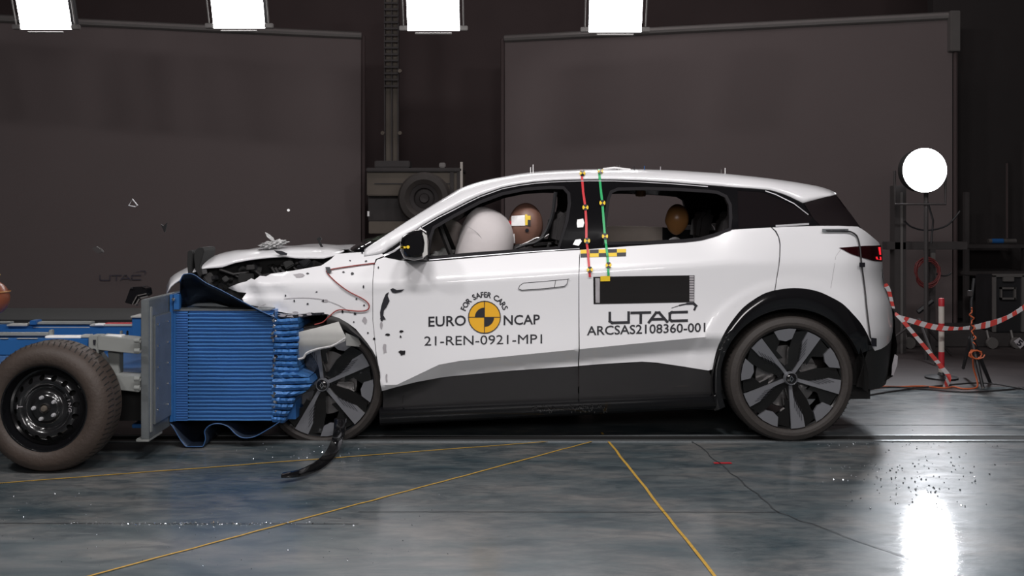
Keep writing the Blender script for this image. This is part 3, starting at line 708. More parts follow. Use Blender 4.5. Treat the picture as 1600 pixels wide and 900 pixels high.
def gridmesh(name, rows, m, parent, thick=0., smooth=True, angle=40):
    n = len(rows[0]); vs = [v for r in rows for v in r]; T = []
    for i in range(len(rows) - 1):
        for j in range(n - 1): T.append((i * n + j, (i + 1) * n + j, (i + 1) * n + j + 1, i * n + j + 1))
    o = mesh(name, vs, T, m, parent, smooth, angle)
    if thick:
        md = o.modifiers.new('thickness', 'SOLIDIFY'); md.thickness = thick; md.offset = -1
    return o
xs_roof = [733 + (1306 - 733) * i / 56 for i in range(57)]
low = [(560, 402), (585, 398.5)] + low; sil = [(560, 395.5), (569, 389.5), (580, 382)] + sil
def pillar_row(x):
    a = W(x, lerp_tab(low, x) - .3, .004); s = lerp_tab(sil, x); ke = sstep((x - 600) / 130.)
    d = .05 + .14 * ke; b_ = P(x, s, a.y + d); q_ = []
    for i in range(7):
        t_ = i / 6 * PI / 2; yy = a.y + d * (1 - math.cos(t_)); q_.append(Vector((P(x, 0, yy).x, yy, a.z + (b_.z - a.z) * math.sin(t_))))
    return q_
xp = [569 + (733 - 569) * i / 26 for i in range(27)]
rows = [pillar_row(x) for x in xp]; rr_ = [roof_row(x) for x in xs_roof]; nc = len(rr_[0])
vs = [v for r in rr_ for v in r]; fs = [(i * nc + j, (i + 1) * nc + j, (i + 1) * nc + j + 1, i * nc + j + 1) for i in range(len(rr_) - 1) for j in range(nc - 1)]
for far in (False, True):                # both A pillars grow out of the first roof row
    n0 = len(vs); vs += [Vector((v.x, CARW - v.y, v.z)) if far else v for r in rows[:-1] for v in r]
    idx = lambda i, j: n0 + i * 7 + j if i < len(rows) - 1 else ((nc - 1 - j) if far else j)
    for i in range(len(rows) - 1):
        for j in range(6):
            q_ = (idx(i, j), idx(i + 1, j), idx(i + 1, j + 1), idx(i, j + 1)); fs.append(q_[::-1] if far else q_)
roof = mesh('roof_and_pillars', vs, fs, 'white', car, True, 50)
md = roof.modifiers.new('thickness', 'SOLIDIFY'); md.thickness = .012; md.offset = -1
wr = []
for ri, r in enumerate(rows):
    bg = .05 + .12 * (1 - sstep(ri / 9))
    e = r[6] + Vector((.004, .004, -.012)); row = []
    for i in range(17):
        t_ = i / 16; k = 1 - (2 * t_ - 1) ** 2; k2 = k ** .6
        row.append(Vector((e.x - bg * k2, e.y + (CARW - 2 * e.y) * t_, e.z + .004 * k)))
    wr.append(row)
ws = gridmesh('windscreen', wr[2:], 'glass', car)
gridmesh('windscreen_header', [[v + Vector((0, 0, .002)) for v in r] for r in wr[22:]], 'lining', car, .004)
gridmesh('cowl_panel', [[v + Vector((-.02, 0, -.01)) for v in wr[0]], [v + Vector((-.01, 0, .006)) for v in wr[3]]], 'black', car, .004)

# rear glass flank, tail shell
gl = [(1256, 317.5), (1282, 310.5), (1306, 304), (1314, 314), (1330, 335), (1345, 356), (1340, 353.5), (1310, 352.5), (1282, 352.5), (1271, 342)]
panel('rear_glass_flank', gl, 'qflank', car, step=.04, off=.001); panel('rear_glass_flank', gl, 'qflank', car, step=.04, mirror=True, off=.001)
tp = [(1306, 304), (1326, 330), (1346, 357), (1364, 371), (1373, 379), (1377, 388), (1378, 400), (1379, 415), (1382, 451), (1390, 473), (1398, 489), (1398.5, 500), (1399, 520), (1402, 540), (1400, 560), (1395, 588), (1362, 609)]
trow = []
for x, y in tp:
    e = W(x, y); row = []
    xr = P(x, y, e.y).x
    for i in range(21):
        t_ = i / 20; k = 1 - abs(2 * t_ - 1) ** 2.6; row.append(Vector((xr + .05 * k, e.y + (CARW - 2 * e.y) * t_, e.z)))
    trow.append(row)
gridmesh('rear_window', trow[0:3], 'qglass', car); gridmesh('tailgate', trow[2:12], 'white', car); gridmesh('rear_bumper', trow[11:], 'rubber', car)
lp = [(1311, 387), (1330, 385.5), (1350, 384), (1376, 383), (1378, 395), (1378.3, 408.5), (1364, 407.5), (1345, 402), (1329, 396.5)]
tl = panel('tail_lamp', lp, 'tail', car, step=.025, off=.005)
decal('lit_element', [[(1368, 401), (1376, 401), (1376.5, 406), (1369, 405)], [(1372, 386), (1375, 386), (1376, 398), (1374, 398)]], 'tailr', tl, off=.008)
panel('tail_lamp', lp, 'tail', car, step=.04, off=.005, mirror=True)
lb = [(1364, 545), (1367, 549), (1377, 546), (1386, 540), (1393, 530), (1398, 520), (1401, 530), (1402, 550), (1400, 565), (1395, 588), (1384, 600), (1362, 609), (1338, 604), (1345, 585), (1352, 560), (1356, 545)]
panel('bumper_cladding', lb, 'rubber', car, step=.04, off=.0); panel('bumper_cladding', lb, 'rubber', car, step=.05, mirror=True)
decal('rear_reflector', [[(1397, 553), (1402, 556), (1401, 570), (1395, 586), (1392, 586), (1393, 570)]], 'smoke', car, off=.01)
# exhaust-side plate, strap clips and cable on the tail
cb = [(1291, 360.5), (1322, 361), (1335, 366), (1340, 375), (1343, 390), (1345, 412), (1350, 450), (1354, 490), (1359, 528)]
MB().tube([W(x, y, .012) for x, y in cr(cb, 5)], .0045, 6).build('test_cable', 'wireb', car)
decal('cable_bracket', stroke([(1286, 360), (1322, 360)], 5), 'galv', car, off=.012); decal('bracket_slots', stroke([(1290, 360), (1296, 360)], 2) + stroke([(1300, 360), (1318, 360)], 1.6), 'ink', car, off=.016)
decal('cable_clip', [[(1341, 410), (1350, 410), (1350, 417), (1341, 417)]], 'ink', car, off=.018); decal('cable_clip', [[(1359, 527), (1368, 528), (1368, 541), (1360, 540)]], 'ink', car, off=.018)

# sill
random.seed(2)
blob_ = lambda cx, cy: [(cx + random.uniform(3, 8) * math.cos(2 * PI * i / 7), cy + random.uniform(1, 2.6) * math.sin(2 * PI * i / 7)) for i in range(7)]
def sill(mir=False):
    rows = []
    for i in range(25):
        x = 594 + (1118 - 594) * i / 24; yt = 637.5 + (616 - 637.5) * (x - 598) / (1113 - 598); yb = yt + 23 + 4 * (1 - i / 24)
        a = P(x, yt, .085); b_ = P(x, yb, .085)
        pr = [(a.z + .004, .12), (a.z + .004, .06), (a.z - .004, .048), (a.z - .016, .046), ((a.z * .55 + b_.z * .45), .052), (b_.z + .02, .064), (b_.z, .09), (b_.z, .25)]
        rows.append([Vector((a.x, CARW - y if mir else y, z)) for z, y in pr])
    return gridmesh('sill', rows, 'sillb', car)
s_ = sill(); sill(True)
random.seed(5)
decal('sill_scuffs', [[(x, y), (x + random.uniform(.6, 2), y), (x + random.uniform(.6, 2), y + random.uniform(1, 4)), (x, y + 2)] for x, y in ((831 + 118 * random.random() ** 1.2, 633 + random.uniform(0, 10)) for _ in range(60))], 'dark', s_, fn=lambda x, y: P(x, y, .038))
decal('wing_debris', [blob_(x, y) for x, y in ((415, 489), (428, 491), (441, 493), (455, 494), (470, 493), (483, 491), (463, 488), (403, 486))], 'smoke', car, .012)
MB().box((-.7, .1, .17), (1.15, CARW - .1, .26)).build('floor_pan', 'floorpan', car, False)
MB().box((-.62, .12, .125), (.0, CARW - .3, .17)).build('battery_tray', 'dark', car, bevel=.01)
MB().box((1.0, .25, .2), (2.05, CARW - .25, .5)).build('rear_underbody', 'floorpan', car, False)
# wheel housings and arch trims
def housing(cx, cz, r, a0, a1, y0, y1, mir=False, xs=1.):
    rows = []
    for i in range(31):
        a = a0 + (a1 - a0) * i / 30; ys = (y0, y1)
        rows.append([Vector((cx + xs * r * math.cos(a), CARW - y if mir else y, cz + r * math.sin(a))) for y in ys] + [Vector((cx, CARW - y1 if mir else y1, cz))])
    return gridmesh('wheel_housing', rows, 'dark', car)
for mir in (False, True):
    housing(1.533, .33, .43, -.12, PI + .3, .03, .4, mir); housing(-1.0, .33, .41, -.3, PI + .3, .06, .42, mir)
at = arq[:-1] + arr + [(1112, 617), (1116, 642)]
def archtrim(name, outer, cxp, cyp, rin, m, a=None):
    inner = []
    for x, y in outer:
        d = math.hypot(x - cxp, y - cyp); inner.append((cxp + (x - cxp) * rin / d, cyp + (y - cyp) * rin / d))
    rows = []
    for (x, y), (u, v) in zip(outer, inner):
        A = W(x, y, .002); B = W(u, v, .004) 
        mid = (A + B) / 2 + Vector((0, -.010, 0)); rows.append([A + Vector((0, .012, 0)), A, A * .75 + B * .25 + Vector((0, -.008, 0)), mid, B, B + Vector((0, .05, 0))])
    rows2 = []
    for r0, r1 in zip(rows, rows[1:]): rows2 += [[p.lerp(q_, k / 3) for p, q_ in zip(r0, r1)] for k in range(3)]
    rows2.append(rows[-1])
    gridmesh(name, rows2, m, car); gridmesh(name, [[Vector((v.x, CARW - v.y, v.z)) for v in r] for r in rows2], m, car)
archtrim('arch_trim', at, 1237, 594, 112, 'black')
archtrim('arch_trim', [(597, 612), (594, 583), (589, 560), (582, 547), (566, 526), (544, 505), (530, 497), (512, 491)], 503, 600, 92, 'rubber')
decal('mud_flap', [[(1330, 600), (1345, 560), (1358, 545), (1364, 560), (1362, 600), (1350, 608)]], 'rubber', car, off=-.06)
# handle, shut lines
hl = [(810, 451), (812, 446), (818, 442), (850, 439.5), (887, 436), (886, 443), (882, 447), (866, 449), (840, 451.5), (815, 453), (810, 451)]
dl = decal('door_handle', [hl[:-1]], 'white', front_door, off=.006)
decal('handle_gap', stroke(hl, .8) + stroke([(866, 449), (868, 438.4)], .8), 'ink', front_door, off=.0075)
decal('handle_gap', stroke([(887, 436), (889, 436)], 1), 'ink', front_door, off=.0075)
decal('fuel_flap_line', stroke([(1298, 450), (1306, 400), (1315, 388)], .5), 'smoke', car, off=.001)

# alloy wheels
def alloy(cxp, cyp, R, rim, rot, Y, name='wheel', mir=False, tilt=0.):
    c = P(cxp, cyp, Y); c = Vector((c.x, Y, R + .002)) if cyp is None else c
    if mir: c.y = CARW - Y
    sg = -1 if mir else 1
    def L(r, a, y): return c + Vector((r * math.cos(a), sg * y, r * math.sin(a)))
    wp = thing('wheel', None, None, (0, 0, 0)); wp.parent = car; wp.location = c - Vector(car.location)
    T = MB().lathe([(rim * 1.0, .012), (rim * 1.015, .0), (rim * 1.06, -.010), (R * .88, -.012), (R * .95, .0), (R * .985, .022), (R, .045), (R, .17), (R * .97, .2), (rim * 1.05, .21)] if not mir else [(rim, -.012), (rim * 1.06, .01), (R * .9, .012), (R * .985, -.022), (R, -.045), (R, -.17), (rim * 1.05, -.2)], c, 'y', 72)
    ty = T.build('tyre', 'tyre', wp, True, 30)
    g = MB()
    for k in range(90):
        a = 2 * PI * k / 90; d = .004
        A, B, C_, D_ = L(R * .987, a, .021), L(R * .987, a + .012, .021), L(R * 1.0015, a + .02, .06), L(R * 1.0015, a + .008, .06)
        o_ = Vector((math.cos(a), -.5 * sg, math.sin(a))) * .003; g.add([A + o_, B + o_, C_ + o_, D_ + o_], [(0, 1, 2, 3)])
    g.build('tread_grooves', 'dark', ty, False)
    if R < .1: return wp
    MB().lathe([(rim * 1.0, .012), (rim * .97, .02), (rim * .95, .05), (rim * .9, .15), (rim * .86, .19)] if not mir else [(rim, -.012), (rim * .9, -.19)], c, 'y', 64).build('rim_barrel', 'alloyb', wp)
    if mir:
        MB().lathe([(rim, -.03), (.001, -.03)], c, 'y', 40).build('rim_face', 'alloyb', wp); return wp
    MB().lathe([(.001, .10), (rim * .62, .10), (rim * .64, .125)], c, 'y', 48).build('brake_disc', 'disc', wp)
    for (ra, aa) in ((.35, rot + 1.9),):
        MB().box(L(rim * .42, aa, .06) - Vector((.05, 0, .035)), L(rim * .42, aa, .1) + Vector((.05, 0, .035))).build('brake_caliper', 'disc', wp, bevel=.01)
    def poly3(pts, a, y0, y1, m, nm, lean=.0):
        vs = []; 
        for yy in (0, 1):
            for r_, t_ in pts:
                p = Vector((r_ * rim, t_ * rim)); q_ = Vector((p.x * math.cos(a) - p.y * math.sin(a), p.x * math.sin(a) + p.y * math.cos(a)))
                dish = lean * (1 - r_)
                vs.append(c + Vector((q_.x, (y1 if yy else y0) + dish, q_.y)))
        n = len(pts); return MB().add(vs, [tuple(range(n))[::-1], tuple(range(n, 2 * n))] + [(i, (i + 1) % n, (i + 1) % n + n, i + n) for i in range(n)]).build(nm, m, wp, False)
    for k in range(5):
        a = rot + 2 * PI * k / 5
        # black backing web: spoke plus two branches
        poly3([(.08, -.10), (.45, -.02), (.97, -.0), (.96, .28), (.80, .47), (.93, .56), (.86, .60), (.62, .42), (.42, .34), (.16, .16), (.08, .10)], a, .014, .045, 'alloyb', 'spoke_web', .03)
        poly3([(.97, -.02), (.90, -.30), (.72, -.28), (.60, -.10), (.40, -.12), (.45, -.02)], a, .016, .045, 'alloyb', 'spoke_web', .03)
        sp = poly3([(.10, -.025), (.985, .0), (.975, .13), (.945, .275), (.72, .24), (.62, .175), (.50, .11), (.38, .06), (.25, .045), (.10, .04)], a, .001, .02, 'alloy', 'spoke', .028)
        gm = MB()
        for j in range(5):
            t0 = .07 + .032 * j; r0 = .36 + .06 * j; r1 = r0 + .22
            pts = [(r0, t0), (r1, t0), (r1, t0 + .009), (r0, t0 + .009)]; vs = []
            for r_, t_ in pts:
                q_ = Vector((r_ * rim * math.cos(a) - t_ * rim * math.sin(a), r_ * rim * math.sin(a) + t_ * rim * math.cos(a))); vs.append(c + Vector((q_.x, -.0035 + .028 * (1 - r_), q_.y)))
            gm.add(vs, [(0, 1, 2, 3)])
        gm.build('spoke_grooves', 'ink', sp, False)
        b0 = a + PI / 5 + .135
        poly3([(math.cos(t_) * r_, math.sin(t_) * r_) for r_, t_ in ((.985, -.235), (.99, -.1), (.99, .1), (.985, .215), (.80, .17), (.745, .0), (.79, -.16))], b0, .002, .02, 'alloy', 'rim_insert', .02)
    for k in range(5):
        a = rot + 2 * PI * (k + .5) / 5 + .1; MB().lathe([(.001, 0), (.011, 0), (.013, .02)], L(.060, a, .042), 'y', 10).build('wheel_nut', 'seal', wp)
    hb = MB().lathe([(.001, -.004), (.024, -.003), (.029, .0), (.031, .02)], c, 'y', 32).build('hub_cap', 'black', wp)
    MB().lathe([(.029, .0), (.032, -.005), (.036, .002), (.038, .03)], c, 'y', 32).build('hub_ring', 'alloy', wp)
    lozenge = [(-.012, 0), (0, .019), (.012, 0), (0, -.019)]; m_ = MB()
    for i in range(4):
        A, B = Vector(lozenge[i]), Vector(lozenge[(i + 1) % 4]); m_.add([c + Vector((A.x, -.006, A.y)), c + Vector((B.x, -.006, B.y)), c + Vector((B.x * .6, -.006, B.y * .6)), c + Vector((A.x * .6, -.006, A.y * .6))], [(0, 1, 2, 3)])
    m_.build('hub_emblem', 'chrome', hb, False)
    return wp
alloy(1236.5, 592, .353, .279, math.radians(-90), .03)
alloy(503, 602, .345, .288, math.radians(238), .07)
alloy(1236.5, 592, .353, .279, 0, .06, mir=True); alloy(503, 602, .345, .288, 0, .1, mir=True)

# mirror
ms = [(630, 369), (637, 364), (650, 359), (660, 357), (668, 362), (671, 378), (669, 396), (662, 404), (648, 407), (633, 403), (627, 392), (627, 378)]
mc = P(649, 383, -.10)
def mirfn(q_):
    return q_
rows = []
for j in range(9):
    t_ = j / 8; y = -.20 + .17 * t_; k = (1 - (2 * t_ - .9) ** 4 * .55)
    rows.append([Vector((mc.x + (P(x, yy, -.1).x - mc.x) * k, y, mc.z + (P(x, yy, -.1).z - mc.z) * k)) for x, yy in ms + [ms[0]]])
mo = gridmesh('door_mirror', rows, 'black', car)
capn = MB().add([v for v in rows[0][:-1]], [tuple(range(12))]).build('mirror_cap', 'black', mo, False)
MB().add([v + Vector((.004, 0, 0)) for v in [P(659, 362, -.19), P(666, 368, -.19), P(667, 398, -.19), P(659, 402, -.19)]], [(0, 1, 2, 3)]).build('mirror_glass', 'liner', mo, False)
MB().add([W(602, 398, -.01), W(630, 384, -.01), W(672, 372, -.01), W(668, 408, -.01), W(630, 406, -.01), P(640, 405, -.1), P(664, 404, -.1), P(664, 390, -.1), P(640, 388, -.1)], [(0, 4, 3, 2, 1), (3, 4, 5, 6), (1, 2, 7, 8), (2, 3, 6, 7), (4, 1, 8, 5)]).build('mirror_foot', 'rubber', mo, False)
decal('yellow_dots', [[(628 + 3 * math.cos(a), 386.5 + 1.8 * math.sin(a)) for a in [k * PI / 5 for k in range(10)]], [(637.5 + 2.6 * math.cos(a), 386 + 2.6 * math.sin(a)) for a in [k * PI / 5 for k in range(10)]], [(626, 385), (634, 385), (634, 388), (626, 388)]], 'yellow', mo, fn=lambda x, y: P(x, y, -.205))
fm = MB(); fm.add([v - Vector((0, 0, 0)) for v in [Vector((r.x, CARW + .2, r.z)) for r in rows[0][:-1]]] + [Vector((r.x, CARW + .03, r.z)) for r in rows[0][:-1]], [tuple(range(12)), tuple(range(12, 24))] + [(i, (i + 1) % 12, (i + 1) % 12 + 12, i + 12) for i in range(12)]); fm.build('door_mirror', 'black', car)

# bonnet
yt = [(260, 447), (267, 432), (278, 425), (290, 419), (322, 404), (340, 397.5), (365, 392), (415, 387.5), (447, 386), (480, 385.5), (515, 386), (537, 389)]
yb = [(260, 459), (264, 452), (267, 446), (295, 427.5), (317, 419.5), (347, 417.5), (365, 411), (390, 406), (420, 402.5), (445, 401), (465, 403.5), (505, 404), (522, 399.5), (537, 391)]
rows = []
for i in range(45):
    x = 260 + (537 - 260) * i / 44; a = P(x, lerp_tab(yb, x), .12); s = P(x, lerp_tab(yt, x), .34); row = []
    for j in range(7):
        t_ = j / 6 * PI / 2; row.append(Vector((a.x + (s.x - a.x) * (1 - math.cos(t_)), .12 + .22 * (1 - math.cos(t_)), a.z + (s.z - a.z) * math.sin(t_))))
    for j in range(1, 13):
        t_ = j / 12; row.append(Vector((s.x - .05 * math.sin(PI * t_) * (1 - i / 44) , .34 + (CARW - .1 - .34) * t_, s.z - .0 + .004 * math.sin(t_ * 9 + i * .5) - .06 * t_ ** 3)))
    rows.append(row)
gridmesh('bonnet', rows, 'white', car, .008)
# white lip debris and dark tears on the bonnet
decal('bonnet_tear', [[(428, 391), (440, 392), (449, 396), (448, 399), (438, 398), (432, 395)]], 'ink', car, fn=lambda x, y: P(x, y, .105))
# engine bay
eb = [(296, 428), (320, 419), (350, 417), (392, 405), (445, 401), (505, 404), (528, 398), (580, 400), (586, 470), (583, 545), (560, 520), (500, 490), (440, 500), (415, 500), (380, 482), (340, 455), (305, 445)]
MB().prism(eb, .22, 1.5).build('engine_bay', 'dark', car, False)
random.seed(11)
for k in range(46):
    x = random.uniform(312, 505); y = random.uniform(max(408, 422 - (x - 312) * .1), 447 + (x - 312) * .06 if x < 390 else 428)
    c = P(x, y, random.uniform(.12, .24)); s = random.uniform(.008, .028)
    R_ = Matrix.Rotation(random.uniform(0, 3), 3, Vector((random.random(), random.random(), random.random())))
    MB().box(c - Vector((s * 1.6, s, s)), c + Vector((s * 1.6, s, s)), R_).build('engine_part', random.choice(['dark', 'dark', 'dark', 'rubber', 'case']), car, bevel=s * .2)
for k in range(9):
    x = random.uniform(325, 470); p0 = P(x, random.uniform(415, 430), .14); p1 = P(x + random.uniform(15, 60), random.uniform(425, 445), .15)
    MB().tube([p0, (p0 + p1) / 2 + Vector((0, -.02, random.uniform(-.03, .03))), p1], random.uniform(.004, .010), 8).build('engine_hose', 'rubber', car)
for pts in ([(293, 393), (298, 391), (301, 396), (300, 414), (299, 428), (294, 430), (292, 412)], [(304, 392), (310, 387), (317, 387), (319, 392), (316, 404), (312, 416), (317, 428), (312, 434), (305, 422), (303, 404)]):
    MB().prism([p for p in pts], .10, .32).build('torn_grille_piece', 'dark', car, bevel=.003)
# red wire and black chips on the wing
wp_ = [(586, 411), (560, 414), (516, 421), (512, 426), (525, 440), (545, 455), (568, 467), (577, 476), (574, 484), (560, 486), (530, 484), (515, 494), (505, 503), (492, 507)]
MB().tube([W(x, y, .010) for x, y in cr(wp_, 6)], .0035, 6).build('red_wire', 'wire', car)
decal('wing_fold_line', stroke(cr([(400, 482), (418, 474), (445, 467), (475, 465), (505, 468), (530, 477), (548, 488)], 4), .9), 'smoke', fender, off=.004)
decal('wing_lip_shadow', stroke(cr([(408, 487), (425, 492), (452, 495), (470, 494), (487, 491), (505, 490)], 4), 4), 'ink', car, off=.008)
decal('wing_lip_edge', stroke(cr([(425, 488), (450, 491), (470, 490.5), (486, 488.5)], 4), 1.2), 'bright', car, off=.011)
decal('wire_anchor', [[(509, 417), (516, 417), (519, 425), (512, 427)]], 'ink', car, off=.014)
# bent pale liner piece over the front wheel
lin = [(466, 519), (495, 512), (529, 502.5), (537, 520), (541, 527), (539, 533), (520, 541), (497, 546), (476, 556), (467, 562)]
panel('bent_inner_wing', lin, 'liner', car, S=lambda x, z: -.05 + .25 * max(0, z - .62) + .6 * max(0, .56 - z), step=.02, thick=.004)
MB().tube([P(x, y, -.07) for x, y in cr([(466, 561), (474, 559), (480, 551), (497, 545), (520, 540), (540, 528)], 4)], .006, 5).build('torn_edge', 'torn', car)
MB().add([P(540, 520, 0), P(560, 528, .05), P(566, 542, .07), P(541, 540, .03)], [(0, 1, 2, 3)]).build('wing_bracket', 'liner', car, False)
# roof details
for x, y, h, m in ((829, 269.5, 8, 'reflect'), (833, 269, 12, 'reflect'), (964, 264, 6, 'alu'), (968, 264, 6, 'alu'), (991, 265, 5, 'ink'), (1007, 265.5, 6, 'bframe'), (1032, 266.5, 6, 'smoke'), (1127, 271, 6, 'alu'), (1133, 271.5, 9, 'reflect')):
    a = P(x, y + 3, .42); MB().tube([a, a + Vector((0, 0, (h + 3) * .0038))], .0025, 6).build('roof_marker_pin', m, car)
MB().tube([P(x, y, .42) for x, y in ((942, 264), (960, 262), (985, 265))], .006, 6).build('roof_sensor_bar', 'reflect', car)

# ------------------------------------------------ stickers, lettering
def circ(cx, cy, r, a0=0, a1=2 * PI, n=28): return [(cx + r * math.cos(a0 + (a1 - a0) * i / n), cy - r * math.sin(a0 + (a1 - a0) * i / n)) for i in range(n + (0 if abs(a1 - a0 - 2 * PI) < 1e-6 else 1))]
decal('badge_disc', [circ(757, 495.5, 25.2)], 'orange', front_door, .002)
decal('badge_rim', sum([stroke([a, b_], 1.3) for a, b_ in zip(circ(757, 495.5, 25), circ(757, 495.5, 25)[1:] + [circ(757, 495.5, 25)[0]])], []), 'ink', front_door, .004)
decal('badge_quadrants', [[(757, 495.5)] + circ(757, 495.5, 15, PI / 2, PI, 10), [(757, 495.5)] + circ(757, 495.5, 15, -PI / 2, 0, 10)] + stroke([(757, 471), (757, 520)], 1.1) + stroke([(733, 495.5), (781, 495.5)], 1.1), 'ink', front_door, .004)
decal('door_lettering', text_polys('EURO', 669.5, 728, 510.5, 508.5, 16, .012), 'ink', front_door, .003)
decal('door_lettering', text_polys('NCAP', 787, 843.5, 508, 506.5, 15.5, .012), 'ink', front_door, .003)
decal('door_lettering', text_polys('21-REN-0921-MP1', 663, 847, 540, 536.5, 14.5, .0), 'ink', front_door, .003)
arc = []; txt = 'FOR SAFER CARS'; wds = [glyphs(c_)[1] if c_ != ' ' else (0, .3, 0, 0) for c_ in txt]
adv = [(b_[1] - b_[0]) + .09 for b_ in wds]; tot = sum(adv); a = math.radians(162); span = math.radians(162 - 20); cur = 0
for c_, b_, ad in zip(txt, wds, adv):
    if c_ != ' ':
        pol, bb = glyphs(c_, .02); am = a - span * (cur + ad / 2) / tot; sc = 8.8 / .73; hw = (bb[0] + bb[1]) / 2
        for q_ in pol:
            arc.append([(757 + (31.2 + sc * y) * math.cos(am) + sc * .92 * (x - hw) * math.sin(am), 495.5 - (31.2 + sc * y) * math.sin(am) + sc * .92 * (x - hw) * math.cos(am)) for x, y in q_])
    cur += ad
decal('arc_lettering', arc, 'ink', front_door, .003)
decal('logo_lettering', utac(951.5, 1074, 505, 502, 16, 4.0), 'ink', rear_door, .003)
decal('door_lettering', text_polys('ARCSAS2108360-001', 917, 1102, 524, 518.5, 14.5, .012), 'ink', rear_door, .003)
bd = decal('board_sticker', [[(927, 432.5), (1085, 430), (1084.5, 472), (927.5, 475)]], 'plate', rear_door, .003)
decal('board_edge_strip', [[(930, 434.5), (937, 434.5), (937, 473), (930.5, 473)], [(1077, 430.8), (1084, 430.6), (1084, 471), (1077, 471)]], 'smoke', bd, .005)
decal('board_rules', sum([stroke([(1077, y), (1084, y)], .8) for y in range(434, 470, 4)], []), 'ink', bd, .006)
decal('yellow_label', [[(938, 431.5), (953, 431), (953, 439), (938, 439.5)]], 'yellow', bd, .007)
def checker(x0, x1, yl, yr, h, n):
    Y_, K_ = [], []
    for i in range(n):
        for j in range(2):
            xa = x0 + (x1 - x0) * i / n; xb = x0 + (x1 - x0) * (i + 1) / n; ya = yl + (yr - yl) * i / n + h * j / 2; yb_ = yl + (yr - yl) * (i + 1) / n + h * j / 2
            (Y_ if (i + j) % 2 == 0 else K_).append([(xa, ya), (xb, yb_), (xb, yb_ + h / 2), (xa, ya + h / 2)])
    return Y_, K_
Yq, Kq = checker(907, 978, 390.5, 388.5, 11.5, 5); ck = decal('checker_sticker', Yq, 'yellow', rear_door, .004); decal('black_squares', Kq, 'ink', ck, .004)
def tape(pts, m, mk):
    def fn(x, y):
        if y < 281: 
            r = roof_row(x, 7, 8); s = lerp_tab(sil, x); l_ = lerp_tab(low, x); f_ = max(0, min(1, (l_ - y) / (l_ - s))) 
            k = math.asin(f_) / (PI / 2) * 6; i = min(5, int(k)); p = r[i].lerp(r[i + 1], k - i); return Vector((P(x, y, p.y).x, p.y - .004, p.z + .003))
        return W(x, y, .009)
    o = decal('measuring_tape', sum([stroke([a_, b2], 3.6) for a_, b2 in zip(pts, pts[1:])], []), m, car, fn=fn, cell=5)
    for x, y in mk:
        fn2 = lambda u, v: fn(u, v) - Vector((0, .003, 0))
        d_ = decal('target_marker', [circ(x, y, 4.8, n=14)], 'yellow', o, fn=fn2, cell=5)
        fn3 = lambda u, v: fn(u, v) - Vector((0, .0045, 0))
        decal('marker_quadrants', [[(x, y)] + circ(x, y, 4.8, PI / 4, 3 * PI / 4, 5), [(x, y)] + circ(x, y, 4.8, PI * 1.25, PI * 1.75, 5)], 'ink', d_, fn=fn3, cell=5)
tape([(908.5, 268.5), (911, 300), (914.5, 324), (916, 350), (916, 376), (918, 390), (921.5, 431)], 'red', [(910, 272), (914.5, 324), (917, 376), (921.5, 421)])
tape([(936, 267.5), (938, 292), (941, 317), (943, 345), (945, 369), (949, 400), (950.5, 429)], 'green', [(938, 268.5), (941, 317), (945, 369), (950.5, 414)])
for q_ in ([(902, 343), (911, 341.5), (913, 348), (911, 355), (902, 355.5), (901, 349)], [(895, 382), (899, 374.5), (907, 373.5), (909, 377), (904, 384)]): decal('white_reflector', [q_], 'reflect', car, .004)
random.seed(3)
blob = lambda cx, cy, rx, ry, n=9: [(cx + rx * random.uniform(.55, 1.2) * math.cos(2 * PI * i / n), cy + ry * random.uniform(.55, 1.2) * math.sin(2 * PI * i / n)) for i in range(n)]
decal('black_tear', [[(608, 456), (606, 462), (609, 470), (604, 480), (600, 485), (598, 502), (595, 501), (594, 488), (596, 478), (599, 468), (603, 459)], [(610, 452), (614, 450), (620, 453), (632, 452), (627, 456), (618, 458), (613, 457)], [(596, 490), (600, 494), (603, 499), (596, 500), (594, 498)]], 'ink', front_door, .004)
decal('scuff_mark', [blob(629, 551, 6, 5), blob(606, 523, 4, 2), blob(627, 518, 3.5, 2), blob(626, 526, 1.5, 2), blob(585, 529, 2, 3)], 'seal', front_door, .004)
decal('dirty_smear', [blob(596, 508, 2.5, 6), blob(601, 545, 3.5, 10), blob(604, 590, 2, 9)], 'smoke', front_door, .003)
ch = []
for x, y in ((547, 407), (572, 408), (537, 425), (551, 427), (481, 427), (412, 445), (446, 462), (495, 456), (569, 477), (555, 490), (535, 487), (481, 475), (505, 470), (553, 503), (575, 520), (591, 418), (566, 395), (568, 448), (557, 467), (460, 470), (430, 470)):
    ch.append(blob(x, y, random.uniform(1.2, 3.2), random.uniform(1, 2.8), 6))
decal('paint_chips', ch, 'ink', fender, .004)
decal('scuff_mark', [blob(467, 430, 8, 4), blob(570, 500, 4, 6), blob(508, 470, 6, 3)], 'smoke', fender, .003)

